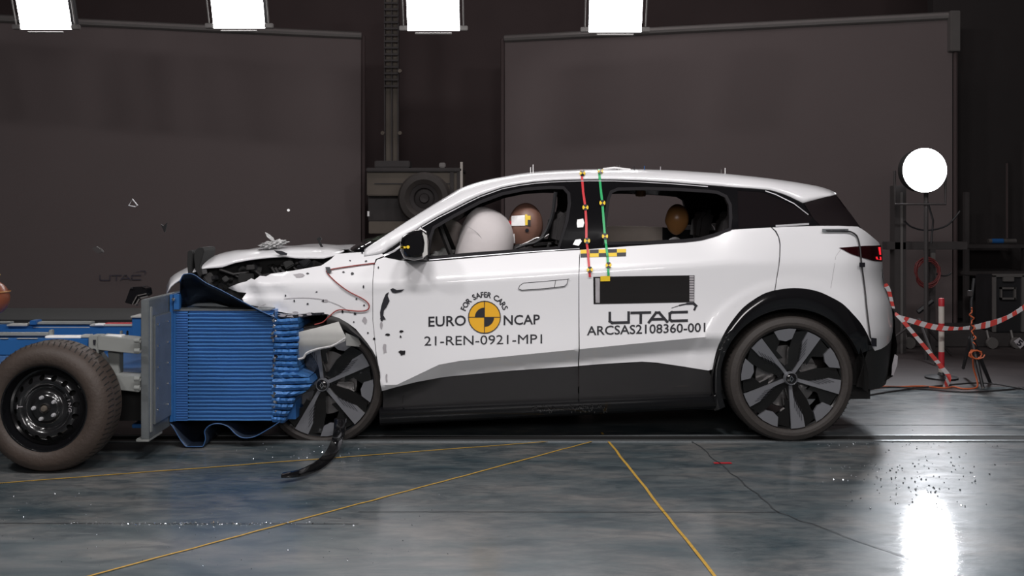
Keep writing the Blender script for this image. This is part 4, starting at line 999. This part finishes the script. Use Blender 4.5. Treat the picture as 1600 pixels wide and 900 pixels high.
# ------------------------------------------------ cabin
MB().box((-.75, .2, .26), (1.6, CARW - .2, .30)).build('cabin_floor', 'lining', car, False)
rl = [[v + Vector((0, 0, -.05)) for v in roof_row(x)[4:-4]] for x in (745, 800, 880, 960, 1040, 1120, 1200, 1260)]
gridmesh('headlining', rl, 'lining', car, .01)
def trimcard(poly, Yn, m, name): 
    return MB().wprism(poly, Yn, Yn + .03).build(name, m, car, False)
fw = lambda pts, Y: [(P(x, y, Y).x, P(x, y, Y).z) for x, y in pts]
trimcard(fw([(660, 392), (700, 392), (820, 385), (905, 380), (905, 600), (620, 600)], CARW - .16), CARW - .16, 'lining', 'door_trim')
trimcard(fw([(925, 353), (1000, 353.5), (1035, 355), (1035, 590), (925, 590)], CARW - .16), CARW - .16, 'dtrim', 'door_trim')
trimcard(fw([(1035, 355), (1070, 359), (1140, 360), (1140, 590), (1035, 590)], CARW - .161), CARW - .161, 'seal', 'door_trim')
trimcard([(-.62, .3), (.33, .3), (.33, 1.02), (-.5, .98)], .085, 'lining', 'door_trim'); trimcard([(.36, .3), (1.1, .3), (1.1, 1.04), (.36, 1.02)], .085, 'lining', 'door_trim')
MB().wprism([(-.72, .55), (-.45, .55), (-.40, .92), (-.50, 1.0), (-.74, 1.0)], .15, CARW - .15).build('dashboard', 'lining', car, bevel=.02)
MB().wprism([(-.76, .25), (-.72, .25), (-.72, .98), (-.76, .98)], .1, CARW - .1).build('firewall', 'dark', car, False)
def seat(x, y, m='seat', nm='front_seat', w_=.25, hr=True):
    t_ = thing(nm, None, None); t_.parent = car; t_.location = Vector((x, y, .3)) - Vector(car.location)
    MB().wprism([(x - .28, .32), (x + .25, .32), (x + .25, .47), (x - .05, .5), (x - .28, .54)], y - w_, y + w_).build('cushion', m, t_, bevel=.03)
    MB().wprism([(x + .16, .42), (x + .30, .42), (x + .46, 1.0), (x + .44, 1.06), (x + .36, 1.05)], y - w_, y + w_).build('backrest', m, t_, bevel=.03)
    if hr: MB().wprism([(x + .37, 1.09), (x + .45, 1.07), (x + .5, 1.27), (x + .44, 1.29), (x + .39, 1.24)], y - .13, y + .13).build('headrest', m, t_, bevel=.025)
seat(-.14, .48); seat(-.14, CARW - .48); seat(.85, .48, 'seat', 'rear_seat', .22); seat(.85, 1.3, 'seat', 'rear_seat', .24)
MB().wprism([(1.05, .3), (2.0, .3), (1.95, .95), (1.15, .95)], .2, CARW - .2).build('boot_trim', 'lining', car, False)
MB().wprism([(.29, 1.0), (.42, 1.0), (.40, 1.40), (.34, 1.40)], CARW - .19, CARW - .09).build('far_centre_pillar', 'lining', car, bevel=.01)
sw = MB().lathe([(.17, 0), (.185, -.015), (.2, 0), (.185, .015), (.17, 0)], (0, 0, 0), 'x', 40).build('steering_wheel', 'rubber', car)
sw.data.transform(Matrix.Translation(Vector(car.location))); sw.data.transform(Matrix.Rotation(math.radians(-22), 4, 'Y')); p_ = P(703, 385, .42); sw.data.transform(Matrix.Translation(p_ - Vector(car.location)))
# airbags
def bagfn(q_):
    k = abs(q_.x) ** 2.2 + abs(q_.z) ** 2.2
    s = (1 / max(.2, (abs(q_.x) ** 2.6 + abs(q_.y) ** 2.6 + abs(q_.z) ** 2.6)) ** (1 / 2.6)); q_ = q_ * s
    r_ = 1 + .012 * math.sin(math.atan2(q_.z, q_.y) * 14) * abs(q_.x)
    return Vector((q_.x, q_.y * r_, q_.z * r_ * (1 - .12 * q_.x))) if True else q_
c = P(757, 388, .45); ab = ellip('driver_airbag', c, (.165, .25, .235), 'bag', car, (0, math.radians(14), 0), bagfn)
pts = [P(x, y, .22) for x, y in cr([(727, 352), (738, 358), (748, 366), (757, 380), (761, 393)], 4)]
MB().tube([Vector((p.x, .45 - .245, p.z)) for p in pts], .0012, 5).build('airbag_seam', 'smoke', ab)
c = P(693, 378, 1.25); ellip('passenger_airbag', c, (.16, .26, .16), 'bagb', car, (0, 0, 0), bagfn)
ellip('crumpled_fabric', P(692, 398, .5), (.075, .05, .035), 'torn', car, (0, -.3, .3), lambda q_: q_ * (1 + .2 * math.sin(q_.x * 9) * math.cos(q_.z * 7)))
MB().tube([P(x, y, .3) for x, y in cr([(868, 300), (862, 340), (846, 372), (820, 384)], 5)], .012, 6).build('seat_belt', 'case', car)
MB().lathe([(.001, -.02), (.03, -.015), (.035, 0), (.03, .02)], P(1001, 303, .8), 'z', 16).build('cabin_lamp', 'gold', car)

# ------------------------------------------------------------------ crash dummies in the car
def skin(name, joints, edges, m, parent=None, root=0):
    me = bpy.data.meshes.new(name); me.from_pydata([tuple(j[0]) for j in joints], edges, []); me.update()
    o = bpy.data.objects.new(name, me); C.objects.link(o)
    sk = o.modifiers.new('s', 'SKIN')
    for i, j in enumerate(joints):
        r = j[1] if isinstance(j[1], tuple) else (j[1], j[1]); me.skin_vertices[0].data[i].radius = r
    me.skin_vertices[0].data[root].use_root = True
    o.modifiers.new('b', 'SUBSURF').levels = 2; o.modifiers['b'].render_levels = 2
    dg = bpy.context.evaluated_depsgraph_get(); me2 = bpy.data.meshes.new_from_object(o.evaluated_get(dg))
    C.objects.unlink(o); bpy.data.objects.remove(o)
    return link(name, me2, m, parent, True, 80)
def dummy(label, hip, s, headm, bodym, lean=.12, head=None, child=False):
    t = thing('crash_test_dummy', label, 'crash test dummy', hip)
    h = Vector(hip); V = lambda x, y, z: h + Vector((x * s, y * s, z * s))
    J = [(V(0, 0, .05), (.15 * s, .12 * s)), (V(.03, 0, .22), .12 * s), (V(.05, 0, .40), .14 * s), (V(.05 - lean * .2, 0, .50), .10 * s), (V(.04 - lean * .4, 0, .60), .05 * s)]
    E = [(0, 1), (1, 2), (2, 3), (3, 4)]
    for sg in (-1, 1):
        n = len(J)
        J += [(V(.05, sg * .19, .47), .055 * s), (V(-.04, sg * .23, .24), .042 * s), (V(-.27, sg * .17, .30), .034 * s), (V(-.33, sg * .16, .33), .026 * s)]
        E += [(3, n), (n, n + 1), (n + 1, n + 2), (n + 2, n + 3)]
        n = len(J)
        J += [(V(-.08, sg * .10, .03), .085 * s), (V(-.44, sg * .12, .12), .058 * s), (V(-.62, sg * .12, -.12), .045 * s), (V(-.72, sg * .12, -.14), .035 * s)]
        E += [(0, n), (n, n + 1), (n + 1, n + 2), (n + 2, n + 3)]
    skin('body', J, E, bodym, t)
    hc = Vector(head) if head else V(.0 - lean, 0, .72)
    def hf(q):
        x, y, z = q; f = 1.0
        if z < 0: x2 = x * (1 - .25 * z * z * (1 if x > 0 else .2)); y2 = y * (1 + .30 * z)
        else: x2, y2 = x, y
        nose = .07 * math.exp(-((y / .16) ** 2) - ((z + .12) / .22) ** 2) if x < -.6 else 0
        brow = -.05 * math.exp(-((abs(y) - .35) / .18) ** 2 - ((z - .05) / .12) ** 2) if x < -.5 else 0
        mouth = -.04 * math.exp(-(y / .3) ** 2 - ((z + .5) / .06) ** 2) if x < -.5 else 0
        return Vector((x2 - nose - brow - mouth, y2, z))
    hd = ellip('head', hc, (.104 * s, .082 * s, .14 * s), headm, t, (0, .05, 0), hf)
    for sg in (-1, 1):       # hands: palm plus five bent fingers
        w0 = V(-.33, sg * .16, .33); Jh = [(w0, .024 * s), (w0 + Vector((-.06 * s, 0, -.005 * s)), (.034 * s, .014 * s)), (w0 + Vector((-.09 * s, 0, -.01 * s)), (.034 * s, .012 * s))]; Eh = [(0, 1), (1, 2)]
        for k in range(4):
            yo = (-.027 + .018 * k) * s; L_ = (.07, .082, .078, .06)[k] * s; n = len(Jh)
            b0 = w0 + Vector((-.09 * s, yo, -.01 * s)); Jh += [(b0 + Vector((-.02 * s, 0, 0)), .009 * s), (b0 + Vector((-.02 * s - L_ * .5, 0, -.01 * s)), .008 * s), (b0 + Vector((-.02 * s - L_ * .75, 0, -.035 * s)), .007 * s)]
            Eh += [(2, n), (n, n + 1), (n + 1, n + 2)]
        n = len(Jh); Jh += [(w0 + Vector((-.05 * s, -sg * .035 * s, -.01 * s)), .011 * s), (w0 + Vector((-.09 * s, -sg * .055 * s, -.02 * s)), .009 * s)]; Eh += [(1, n), (n, n + 1)]
        skin('hand', Jh, Eh, headm, t)
    return t, hc, hd
hc = P(821, 354, .45)
t, hc, hd = dummy('brown crash test dummy at the wheel, its face against the airbag', (.02, .48, .50), 1.0, 'skin', 'seat', .02, hc)
hd.name = 'head'
def onhead(x, y): 
    p = P(x, y, .37); dx = (p.x - hc.x) / .108; dz = (p.z - hc.z) / .14; r = max(0, 1 - dx * dx - dz * dz); yy = .45 - .083 * math.sqrt(r) * (1 + .30 * min(0, dz)) - .004
    q = P(x, y, yy); return q
decal('white_label', [[(799, 337.5), (820, 336), (820.5, 352.5), (799, 353)]], 'reflect', hd, fn=onhead, cell=3)
decal('red_label_end', [[(793, 345), (799, 345), (799, 350.5), (794, 350.5)]], 'red', hd, fn=lambda x, y: onhead(x, y) - Vector((0, .002, 0)), cell=3)
decal('yellow_marker', [[(820.5, 335), (824, 335), (824, 337), (829, 337), (829, 343.5), (820.5, 343.5)], [(820.5, 343.5), (824.5, 343.5), (824.5, 352), (820.5, 352)]], 'yellow', hd, fn=lambda x, y: onhead(x, y) - Vector((0, .002, 0)), cell=3)
decal('black_marker', [[(824.5, 343.5), (829, 343.5), (829, 353), (824.5, 353)]], 'ink', hd, fn=lambda x, y: onhead(x, y) - Vector((0, .002, 0)), cell=3)
decal('black_hole', [circ(823.5, 360, 3, n=12)], 'ink', hd, fn=lambda x, y: onhead(x, y) - Vector((0, .001, 0)), cell=3)
decal('cheek_label', [[(799, 366), (804, 365), (805, 380), (800, 380)]], 'reflect', hd, fn=lambda x, y: onhead(x, y) - Vector((0, .004, 0)), cell=3)
MB().tube([P(x, y, .3) for x, y in cr([(812, 384), (826, 378), (838, 372), (848, 372), (858, 366)], 4)], .006, 8).build('shoulder_cable', 'disc', t)
MB().tube([P(x, y, .28) for x, y in cr([(806, 388), (822, 382), (836, 379), (850, 370)], 4)], .009, 8).build('shoulder_cable', 'case', t)
t2, hc2, hd2 = dummy('small golden-brown crash test dummy on the far rear seat', (1.06, 1.26, .66), .74, 'gold', 'paper', .02, P(1058, 343, 1.2))

# ------------------------------------------------------------------ the barrier trolley
tr = thing('barrier_trolley', 'blue and grey crash trolley pushing its blue ridged barrier into the front of the car', 'trolley', (-2.4, .5, 0))
Yn = -.41
MB().wprism([(-3.6, P(0, 547, -.35).z - .03), (P(139, 0, -.35).x, P(0, 547, -.35).z - .03), (P(139, 0, -.35).x, P(0, 529, -.35).z), (-3.6, P(0, 531, -.35).z)], -.35, -.27).build('side_beam', 'bframe', tr, bevel=.006)
MB().wprism([(-4.2, P(0, 526, .55).z), (P(208, 0, .55).x, P(0, 526, .55).z), (P(208, 0, .55).x, P(0, 508, .55).z), (-4.2, P(0, 508, .55).z)], .55, .65).build('centre_beam', 'bframe', tr, bevel=.006)
MB().wprism([(-4.2, .30), (-1.85, .30), (-1.85, .60), (-4.2, .60)], .75, 1.5).build('chassis_block', 'dark', tr, False)
MB().box((-3.4, -.30, .40), (-1.9, .6, .44)).build('deck_plate', 'bframe', tr, bevel=.005)
MB().wprism([(-3.6, .18), (-1.86, .18), (-1.86, .40), (-3.6, .40)], -.25, .9).build('axle_block', 'dark', tr, False)
def tb(nm, x0, x1, y0, y1, Y, dd, m, b_=.003):
    a = P(x0, y1, Y); c_ = P(x1, y0, Y); return MB().box((a.x, Y, a.z), (c_.x, Y + dd, c_.z)).build(nm, m, tr, bevel=b_)
tb('beam_top_strip', -60, 77, 520.5, 525, -.3, .05, 'greyp'); tb('beam_top_strip', 70, 126, 525, 529, -.34, .05, 'reflect'); tb('beam_top_strip', 126, 140, 523.5, 528, -.34, .05, 'liner')
tb('bolt_post', 76, 81, 515.5, 526, -.3, .03, 'greyp'); tb('bolt_post', 187, 190, 517, 526, .0, .02, 'greyp'); tb('bolt_post', 197, 199, 517, 526, .0, .02, 'case')
tb('rail_strip', 43, 140, 503.5, 507, .54, .08, 'greyp'); tb('rail_strip', 10, 42, 507, 510, .53, .08, 'liner'); tb('rail_strip', 148, 162, 506, 509, .53, .05, 'reflect'); tb('rail_strip', 140, 206, 506.5, 510, .54, .05, 'liner')
tb('rail_strip', 163, 205, 505, 507, .56, .05, 'postr', .001)
tb('rail_clip', 46, 56, 501, 508, .52, .08, 'bframe'); tb('rail_strip', -5, 16, 503, 506, .6, .05, 'greyp'); tb('beam_slot', 52, 140, 511, 512, .548, .01, 'liner', 0)
tb('beam_slot', 0, 12, 528.5, 529.5, -.352, .01, 'liner', 0); tb('beam_slot', 26, 58, 528.5, 529.5, -.352, .01, 'liner', 0)
tb('upright_bracket', 206, 221, 495, 531, .1, .12, 'bframe', .004); tb('upright_cap', 204, 221, 494, 496.5, .09, .14, 'liner', .001)
tb('blue_foot', 214, 222, 640, 667, -.1, .1, 'bframe', .004); tb('blue_foot', 206, 222, 663, 669, -.15, .2, 'bframe', .003); tb('tie_bracket', 192, 200, 624, 628, -.1, .06, 'liner', .002)
# grey support bracket
post = tb('bracket_post', 138, 153, 525, 553, -.42, .10, 'greyp', .004)
decal('post_slots', [[(145, 531), (150, 531), (149, 539), (146, 539)], circ(146.5, 549, 4.5, n=10)], 'ink', post, fn=lambda x, y: P(x, y, -.425), cell=30)
for nm, pl in (('upper_arm', [(153, 525), (217, 531), (217, 553.5), (153, 547)]), ('lower_arm', [(174, 586), (217, 589), (217, 613), (181, 609)]), ('diagonal_strut', [(140, 552), (153, 549), (176, 580), (182, 610), (168, 590), (150, 565)]), ('diagonal_strut', [(168, 549), (186, 552), (186, 588), (172, 585)])):
    MB().prism(pl, -.42 if 'strut' not in nm else -.36, -.3 if 'strut' not in nm else -.3).build(nm, 'greyp', tr, bevel=.003)
tb('beam_top_strip', 152, 190, 524, 527, -.38, .05, 'reflect', .001)
# upright mounting plate
x0 = P(220, 0, Yn).x; x1 = P(233, 0, Yn).x - .002; zt, zb = P(0, 468, Yn).z, P(0, 687, Yn).z; xf = x1 + .012
pl = MB().box((x0, Yn, zb), (x1, Yn + 1.5, zt)).build('mounting_plate', 'galv', tr, bevel=.004)
MB().box((x1, Yn + .06, P(0, 662, -.32).z), (x1 + .012, Yn + 1.3, P(0, 493, -.32).z)).build('inner_plate', 'galv', tr, bevel=.004)
MB().box((x1 - .01, Yn + .02, P(0, 670, -.3).z - .0), (x1 + .004, Yn + .045, zt - .04)).build('plate_rib', 'greyp', tr, bevel=.002)
MB().box((x0 - .025, Yn, zb - .012), (x1, Yn + .2, zb + .004)).build('plate_foot', 'greyp', tr, bevel=.003)
for z_ in (.25, .36, .47, .58, .69):
    for yy in (Yn + .10, Yn + .25): MB().lathe([(.001, .008), (.006, .007), (.007, 0)], (x1 + .012, yy, z_), 'x', 10).build('plate_bolt', 'chrome', pl)
for y_ in (532, 548, 592, 606): MB().lathe([(.001, -.03), (.012, -.028), (.012, 0)], P(219, y_, -.45), 'x', 10).build('side_bolt', 'greyp', pl)
# deformable blue barrier
def ridge_block(name, xa, xb, ya, yb, n, amp, m, wav=0., Yf=-.1, Yk=.9, taper=None, seed=1, parent=tr):
    random.seed(seed); xw0, xw1 = P(xa, 0, Yf).x, P(xb, 0, Yf).x; z1, z0 = P(0, ya, Yf).z, P(0, yb, Yf).z
    nx = max(2, int((xw1 - xw0) / .02)); ph = [random.uniform(0, 6) for _ in range(n + 1)]; rows = []; jig = [random.uniform(-.25, .25) for _ in range(n + 1)]
    for k in range(n + 1):
        for s in ((0, -1), (.30, -1), (.42, 1), (.85, 1)) if k < n else ((0, -1),):
            row = []
            for i in range(nx + 1):
                t = i / nx; z = z0 + (z1 - z0) * (k + s[0] + (jig[k] * .35 if wav else 0) * (0 < k < n)) / n
                z += wav * math.sin(t * 7 + ph[k] * .3) * .35 + wav * .3 * math.sin(t * 23 + ph[k])
                yy = Yf + (0 if s[1] < 0 else amp) * 1.0 + wav * math.sin(ph[k] + t * 5) * .6
                row.append(Vector((xw0 + (xw1 - xw0) * t, yy, z)))
            rows.append(row)
    n_ = nx + 1; vs = [v for r in rows for v in r]; fs = []
    for i in range(len(rows) - 1):
        for j in range(nx): fs.append((i * n_ + j, i * n_ + j + 1, (i + 1) * n_ + j + 1, (i + 1) * n_ + j))
    N_ = len(vs); vs += [(xw0, Yf + .03, z0), (xw1, Yf + .03, z0), (xw1, Yk, z0), (xw0, Yk, z0), (xw0, Yf + .03, z1), (xw1, Yf + .03, z1), (xw1, Yk, z1), (xw0, Yk, z1)]
    fs += [tuple(N_ + i for i in f) for f in ((0, 3, 2, 1), (4, 5, 6, 7), (1, 2, 6, 5), (2, 3, 7, 6), (3, 0, 4, 7))]
    return mesh(name, vs, fs, m, parent, True, 25)
ba = thing('deformable_barrier', None, None); ba.parent = tr; ba.location = Vector((-1.4, .4, .4)) - Vector(tr.location)
a = P(265, 658.5, -.1); c_ = P(275, 485, -.1)
MB().box((a.x, -.1, a.z), (c_.x, .9, c_.z)).build('backing_sheet', 'bframe', ba, bevel=.002)
MB().box((a.x + .004, -.11, a.z - .0), (a.x + .02, .9, P(0, 460, -.1).z)).build('upper_flange', 'bframe', ba, False)
ridge_block('dense_core', 275, 293.5, 485, 657.5, 44, .009, 'bluecore', .0, parent=ba)
ridge_block('core_block', 293.5, 427, 485.5, 657, 29, .017, 'blue', .0012, parent=ba, seed=4)
MB().box((P(268, 0, -.1).x, -.1, P(0, 485.5, -.1).z), (P(422, 0, -.1).x, .9, P(0, 484, -.1).z + .002)).build('top_sheet', 'galv', ba, False)
random.seed(9)
def crushed(x0, xt, ya, yb, n, seed, nm='crushed_front'):
    random.seed(seed); rows = []; z1 = P(0, ya, -.1).z; z0 = P(0, yb, -.1).z
    for k in range(n):
        for s, d in ((0, .045), (.07, .0), (.5, -.010), (.92, .0)):
            u = (k + s) / n; yy_px = yb + (ya - yb) * u; xe = xt(yy_px); row = []
            for i in range(11):
                t = i / 10; x = x0 + (xe - x0) * t
                yw = -.1 + d * (1 + .3 * t) + .005 * math.sin(i * 1.9 + k * 2.1) + (.045 * t * t) + (.014 if i in (0, 1) else 0) * math.sin(k * 3.1)
                p = P(x + random.uniform(-1, 1), yy_px + 1.5 * math.sin(t * 2.2 + k * .35) * t + random.uniform(-.5, .5), yw); row.append(p)
            row.append(Vector((row[-1].x + .0, .25, row[-1].z))); row.append(Vector((row[-1].x - .02, .9, row[-1].z)))
            rows.append(row)
    return gridmesh(nm, rows, 'blued', ba, 0, True, 30)
crushed(427, lambda y: lerp_tab([(497, 464), (505, 467), (530, 467), (560, 464), (580, 467), (582, 466)], y), 498, 582, 9, 2)
crushed(425, lambda y: lerp_tab([(580, 462), (590, 482), (602, 488), (612, 480), (620, 462), (635, 456), (650, 448), (660, 444)], y), 581, 660, 8, 5)
MB().box(P(425, 655, .0), P(462, 500, .0) + Vector((0, .8, 0))).build('crushed_core', 'bframe', ba, False)
random.seed(21); gl_ = MB()
for k in range(34):
    y = random.uniform(490, 656); p = P(428 + random.uniform(-2.5, 3), y, -.125); s = random.uniform(.002, .006); gl_.box(p - Vector((s, s, s)), p + Vector((s, s, s * 2)), Matrix.Rotation(random.uniform(0, 3), 3, Vector((1, 1, .3))))
gl_.build('torn_foil_edge', 'chrome', ba, False)
# torn blue sheet over the barrier, wavy skirt below
up = cr([(281, 440), (285, 431), (290, 428), (303, 429), (322, 442), (345, 453), (377, 470), (410, 487), (430, 496)], 4)
lo = cr([(281, 481), (288, 480), (297, 478), (306, 474), (325, 471), (350, 477), (375, 483), (408, 491), (430, 498)], 4)
rows = []
for i, ((x, y), (u, v)) in enumerate(zip(up, lo)):
    t = i / (len(up) - 1); rows.append([P(x + (u - x) * s, y + (v - y) * s, -.16 + .20 * s + .10 * math.sin(PI * s) * (1 - t)) for s in (0, .15, .4, .7, 1)])
sh = gridmesh('torn_top_sheet', rows, 'bluesheet', ba, .003)
MB().tube([P(x, y, -.165) for x, y in up], .0022, 6).build('sheet_edge', 'darkblue', sh)
tb('flange_strip', 271, 280, 460, 484, -.12, .03, 'bframe', .002).parent
MB().lathe([(.001, -.006), (.009, -.004), (.01, .004)], P(271, 467.5, -.13), 'y', 12).build('rivet', 'chrome', tr)
sk = cr([(266, 662), (272, 670), (284, 690), (296, 703), (306, 706), (316, 699), (321, 686), (320, 673), (329, 664), (343, 662), (357, 667), (368, 678), (380, 684), (398, 682), (420, 670), (437, 659)], 5)
rows = [[P(x, y, -.1)] + [Vector((P(x, y, -.1).x, yy, max(.012, P(x, y, -.1).z))) for yy in (.1, .4, .9)] for x, y in sk]
rows = [[Vector((v.x, v.y, max(.01, v.z))) for v in r] for r in rows]
so = gridmesh('wavy_bottom_sheet', rows, 'bluesheet', ba, .003)
MB().tube([r[0] for r in rows], .0025, 6).build('sheet_edge', 'darkblue', so)
# trolley wheel
c = P(69, 637, -.63); R = .318
tw = thing('wheel', None, None); tw.parent = tr; tw.location = c - Vector(tr.location)
c.z = R
ty = MB().lathe([(.205, .02), (.207, .0), (.225, -.018), (.262, -.022), (.288, -.008), (.304, .012), (R - .004, .035), (R, .06), (R, .15), (R - .01, .18), (.28, .2), (.21, .19)], c, 'y', 72).build('tyre', 'tyret', tw, True, 50)
g = MB()
for k in range(70):
    a = 2 * PI * k / 70
    for (r0, y0), (r1, y1), da in (((.306, .012), (R + .001, .05), .03), ((R + .0012, .07), (R + .0012, .14), .02)):
        vs = [c + Vector((r * math.cos(a + o_), y, r * math.sin(a + o_))) + Vector((math.cos(a), -.4 if y < .05 else 0, math.sin(a))) * .001 for r, y, o_ in ((r0, y0, 0), (r0, y0, .016), (r1, y1, .016 + da), (r1, y1, da))]; g.add(vs, [(0, 1, 2, 3)])
g.build('tread_grooves', 'dark', ty, False)
MB().lathe([(.216, .004), (.213, -.004), (.205, -.004), (.200, .004), (.198, .02), (.190, .03), (.186, .045), (.175, .05)], c, 'y', 72).build('rim_edge', 'black', tw)
hp = [(.0, .01), (.06, .010), (.068, .018), (.075, .03), (.10, .034), (.118, .012), (.135, .006), (.15, .014), (.168, .04), (.178, .052)]
holes = [[(.148 * math.cos(a) + .0125 * math.cos(b_), .148 * math.sin(a) + .0125 * 1.1 * math.sin(b_)) for b_ in [2 * PI * j / 12 for j in range(12)]] for a in [2 * PI * (k + .3) / 16 for k in range(16)]]
ring = [(.178 * math.cos(2 * PI * j / 80), .178 * math.sin(2 * PI * j / 80)) for j in range(80)]
V2, T2 = cdt(ring, holes, .008)
f_ = [c + Vector((x, lerp_tab(hp, math.hypot(x, y)), y)) for x, y in V2]; vs, fs = solid(f_, T2, [v + Vector((0, .004, 0)) for v in f_])
dsk = mesh('pressed_disc', vs, fs, 'blackd', tw, True, 60)
MB().lathe([(.0, .08), (.19, .08), (.2, .12)], c, 'y', 40).build('brake_drum', 'dark', tw)
for k in range(5):
    a = math.radians(35 + 72 * k); p = c + Vector((.054 * math.cos(a), .006, .054 * math.sin(a))); MB().lathe([(.001, -.014), (.007, -.013), (.0095, -.006), (.0105, .006)], p, 'y', 12).build('wheel_bolt', 'bright', tw)
MB().lathe([(.001, -.012), (.012, -.011), (.015, -.004), (.017, .01)], c, 'y', 20).build('hub_cap', 'machine', tw); MB().lathe([(.017, .0), (.022, -.004), (.026, .01)], c, 'y', 24).build('hub_ring', 'rubber', tw)
wr_ = MB()
for txt, an in (('ING', math.radians(8)), ('T', math.radians(165))):
    for i, c1_ in enumerate(txt):
        pol, bb = glyphs(c1_, .02); am = an - i * .2 + .2
        for q_ in pol:
            vs = []
            for x, y in q_:
                r_ = .112 + .03 * y; aa = am - (x - (bb[0] + bb[1]) / 2) * .03 / .12
                vs.append(c + Vector((r_ * math.cos(aa), lerp_tab(hp, r_) - .006, r_ * math.sin(aa))))
            wr_.add(vs, [tuple(range(len(vs)))])
wr_.build('chalk_marks', 'smoke', dsk, False)

# brown ball-topped object at the left edge, on the trolley
c = P(-19, 466, -.2)
t = thing('brown_canister', 'glossy reddish brown canister cut by the left picture edge, standing on the trolley', 'canister', (c.x, c.y, P(0, 529, -.2).z))
can = ellip('tank', c, (.108, .1, .1), 'bottle', t)
MB().lathe([(.109, -.004), (.111, 0), (.109, .004)], c + Vector((0, 0, .035)), 'z', 32).build('seam_band', 'gold', t)
MB().tube([c + Vector((.03, 0, .1)), c + Vector((.055, 0, .13))], .012, 8).build('valve', 'yellow', t)
MB().tube([c + Vector((0, 0, -.19)), c + Vector((0, 0, -.09))], .05, 16).build('neck', 'bottle', t)

# angular black bracket held above the plate (camera or emblem shard)
t = thing('black_shard', 'angular black plastic shard with chrome edging flying above the grey mounting plate', 'shard', P(213, 462, -.3))
MB().prism([(195, 473), (203, 451), (207, 448.5), (222, 448), (228, 451), (230, 461), (226, 464), (214, 466), (207, 476)], -.3, -.22).build('shell', 'black', t, bevel=.002)
mo_ = MB(); [mo_.add([P(x, y, -.305) for x, y in q_], [(0, 1, 2, 3)]) for q_ in stroke([(207, 475), (214, 462), (228, 459)], 1.6) + stroke([(212, 476), (218, 466), (230, 463)], 2.2)]; mo_.build('edge_trim', 'alu', t, False)
mo_ = MB(); [mo_.box(P(x, y, -.31) - Vector((.006, .002, .004)), P(x, y, -.31) + Vector((.006, .002, .004))) for x, y in ((206, 449.5), (214, 476.5), (225, 447.5))]; mo_.build('clip', 'chrome', t, False)

# long black torn trim strip standing against the front wheel
t = thing('torn_trim_strip', 'long curved black bumper strip torn off and hanging from the front wheel to the floor', 'trim strip', G(445, 746))
pc = cr([(531, 655, -.02), (530, 672, -.08), (526, 690, -.18), (517, 708, -.34), (503, 723, -.52), (485, 734, -.66), (465, 741, -.75), (440, 744, -.80)], 6); rows = []
for i, (x, y, Y) in enumerate(pc):
    a_ = pc[max(0, i - 1)]; b_ = pc[min(len(pc) - 1, i + 1)]; d = Vector((b_[0] - a_[0], b_[1] - a_[1])).normalized(); n_ = Vector((-d.y, d.x)); h = lerp_tab([(0, 9), (.4, 8.5), (.75, 6), (1, 3.2)], i / (len(pc) - 1))
    A, B = P(x + n_.x * h, y + n_.y * h, Y), P(x - n_.x * h, y - n_.y * h, Y); A.z = max(A.z, .004); B.z = max(B.z, .006)
    m_ = (A + B) / 2; rows.append([A + Vector((0, .03, 0)), A, A * .6 + B * .4 + Vector((0, -.014, 0)), A * .2 + B * .8 + Vector((0, -.010, 0)), B, B + Vector((0, .03, 0)), A + Vector((0, .03, 0))])
ts = gridmesh('strip_body', rows, 'black', t)
decal('glitter_spots', [circ(520, 699, 1.8, n=8)], 'green', ts, fn=lambda x, y: P(x, y, -.235)); decal('glitter_spots', [circ(518.5, 705, 1.8, n=8)], 'blue', ts, fn=lambda x, y: P(x, y, -.26))
decal('glitter_spots', [circ(524, 692, .9, n=6), circ(505, 716, .8, n=6), circ(488, 728, .8, n=6)], 'reflect', ts, fn=lambda x, y: P(x, y, -.42))

# ------------------------------------------------------------------ flying debris
def shard(name, label, poly, Y, dd, m, cat='shard', group=None):
    c = P(sum(p[0] for p in poly) / len(poly), sum(p[1] for p in poly) / len(poly), Y)
    o = MB().prism(poly, Y, Y + dd).build(name, m, None, False)
    o.data.transform(Matrix.Translation(-c)); o.location = c
    return tag(o, label, cat, group)
random.seed(33)
o = MB(); ring_ = [(201, 321), (207, 311), (215, 321), (211, 323)]
pts = [P(x, y, .2) for x, y in ring_]; o = MB().tube(pts, .004, 6, True).build('bent_wire_ring', 'paper'); tag(o, 'small pale triangular ring flying in front of the left backdrop', 'debris')
shard('dark_shard', 'small dark wedge shard flying above the blue sheet, upper left of the bonnet', [(251, 350), (255, 353), (261, 348), (258, 363), (256, 362)], .2, .01, 'chip')
shard('dark_shard', 'dark rounded shard flying alone above the trolley, below the triangular ring', [(144, 387), (150, 385), (158, 390), (161, 394), (153, 396), (147, 392)], .1, .02, 'dkmachine')
shard('white_crumb', 'tiny white crumb flying between the bonnet and the left backdrop', circ(450.5, 328.5, 2.2, n=7), .3, .01, 'reflect')
shard('white_shard', 'slim bright shard standing above the torn white plastic on the bonnet', [(414, 363), (420, 366), (427, 372), (429, 377), (424, 376), (417, 370)], .2, .01, 'torn')
shard('dark_shard', 'small dark clip with a pale head flying over the rear edge of the bonnet', [(495, 373), (500, 370), (503, 373), (500, 377), (503, 383), (505, 386), (501, 386), (497, 378)], .2, .01, 'chip')
shard('dark_shard', 'small dark flake lying on the floor beside the yellow line, in front of the sill', [(613, 708), (618, 707), (630, 704.5), (630, 708), (625, 711), (617, 711)], -.12, .03, 'chip')
o = ellip('torn_white_plastic', P(427, 382, .26), (.075, .07, .022), 'torn', None, (0, -.2, 0), lambda q_: q_ * (1 + .35 * math.sin(q_.x * 11 + q_.y * 5) * math.cos(q_.z * 8 + q_.x * 4))); tag(o, 'crumpled white plastic piece lying on top of the bonnet', 'debris')
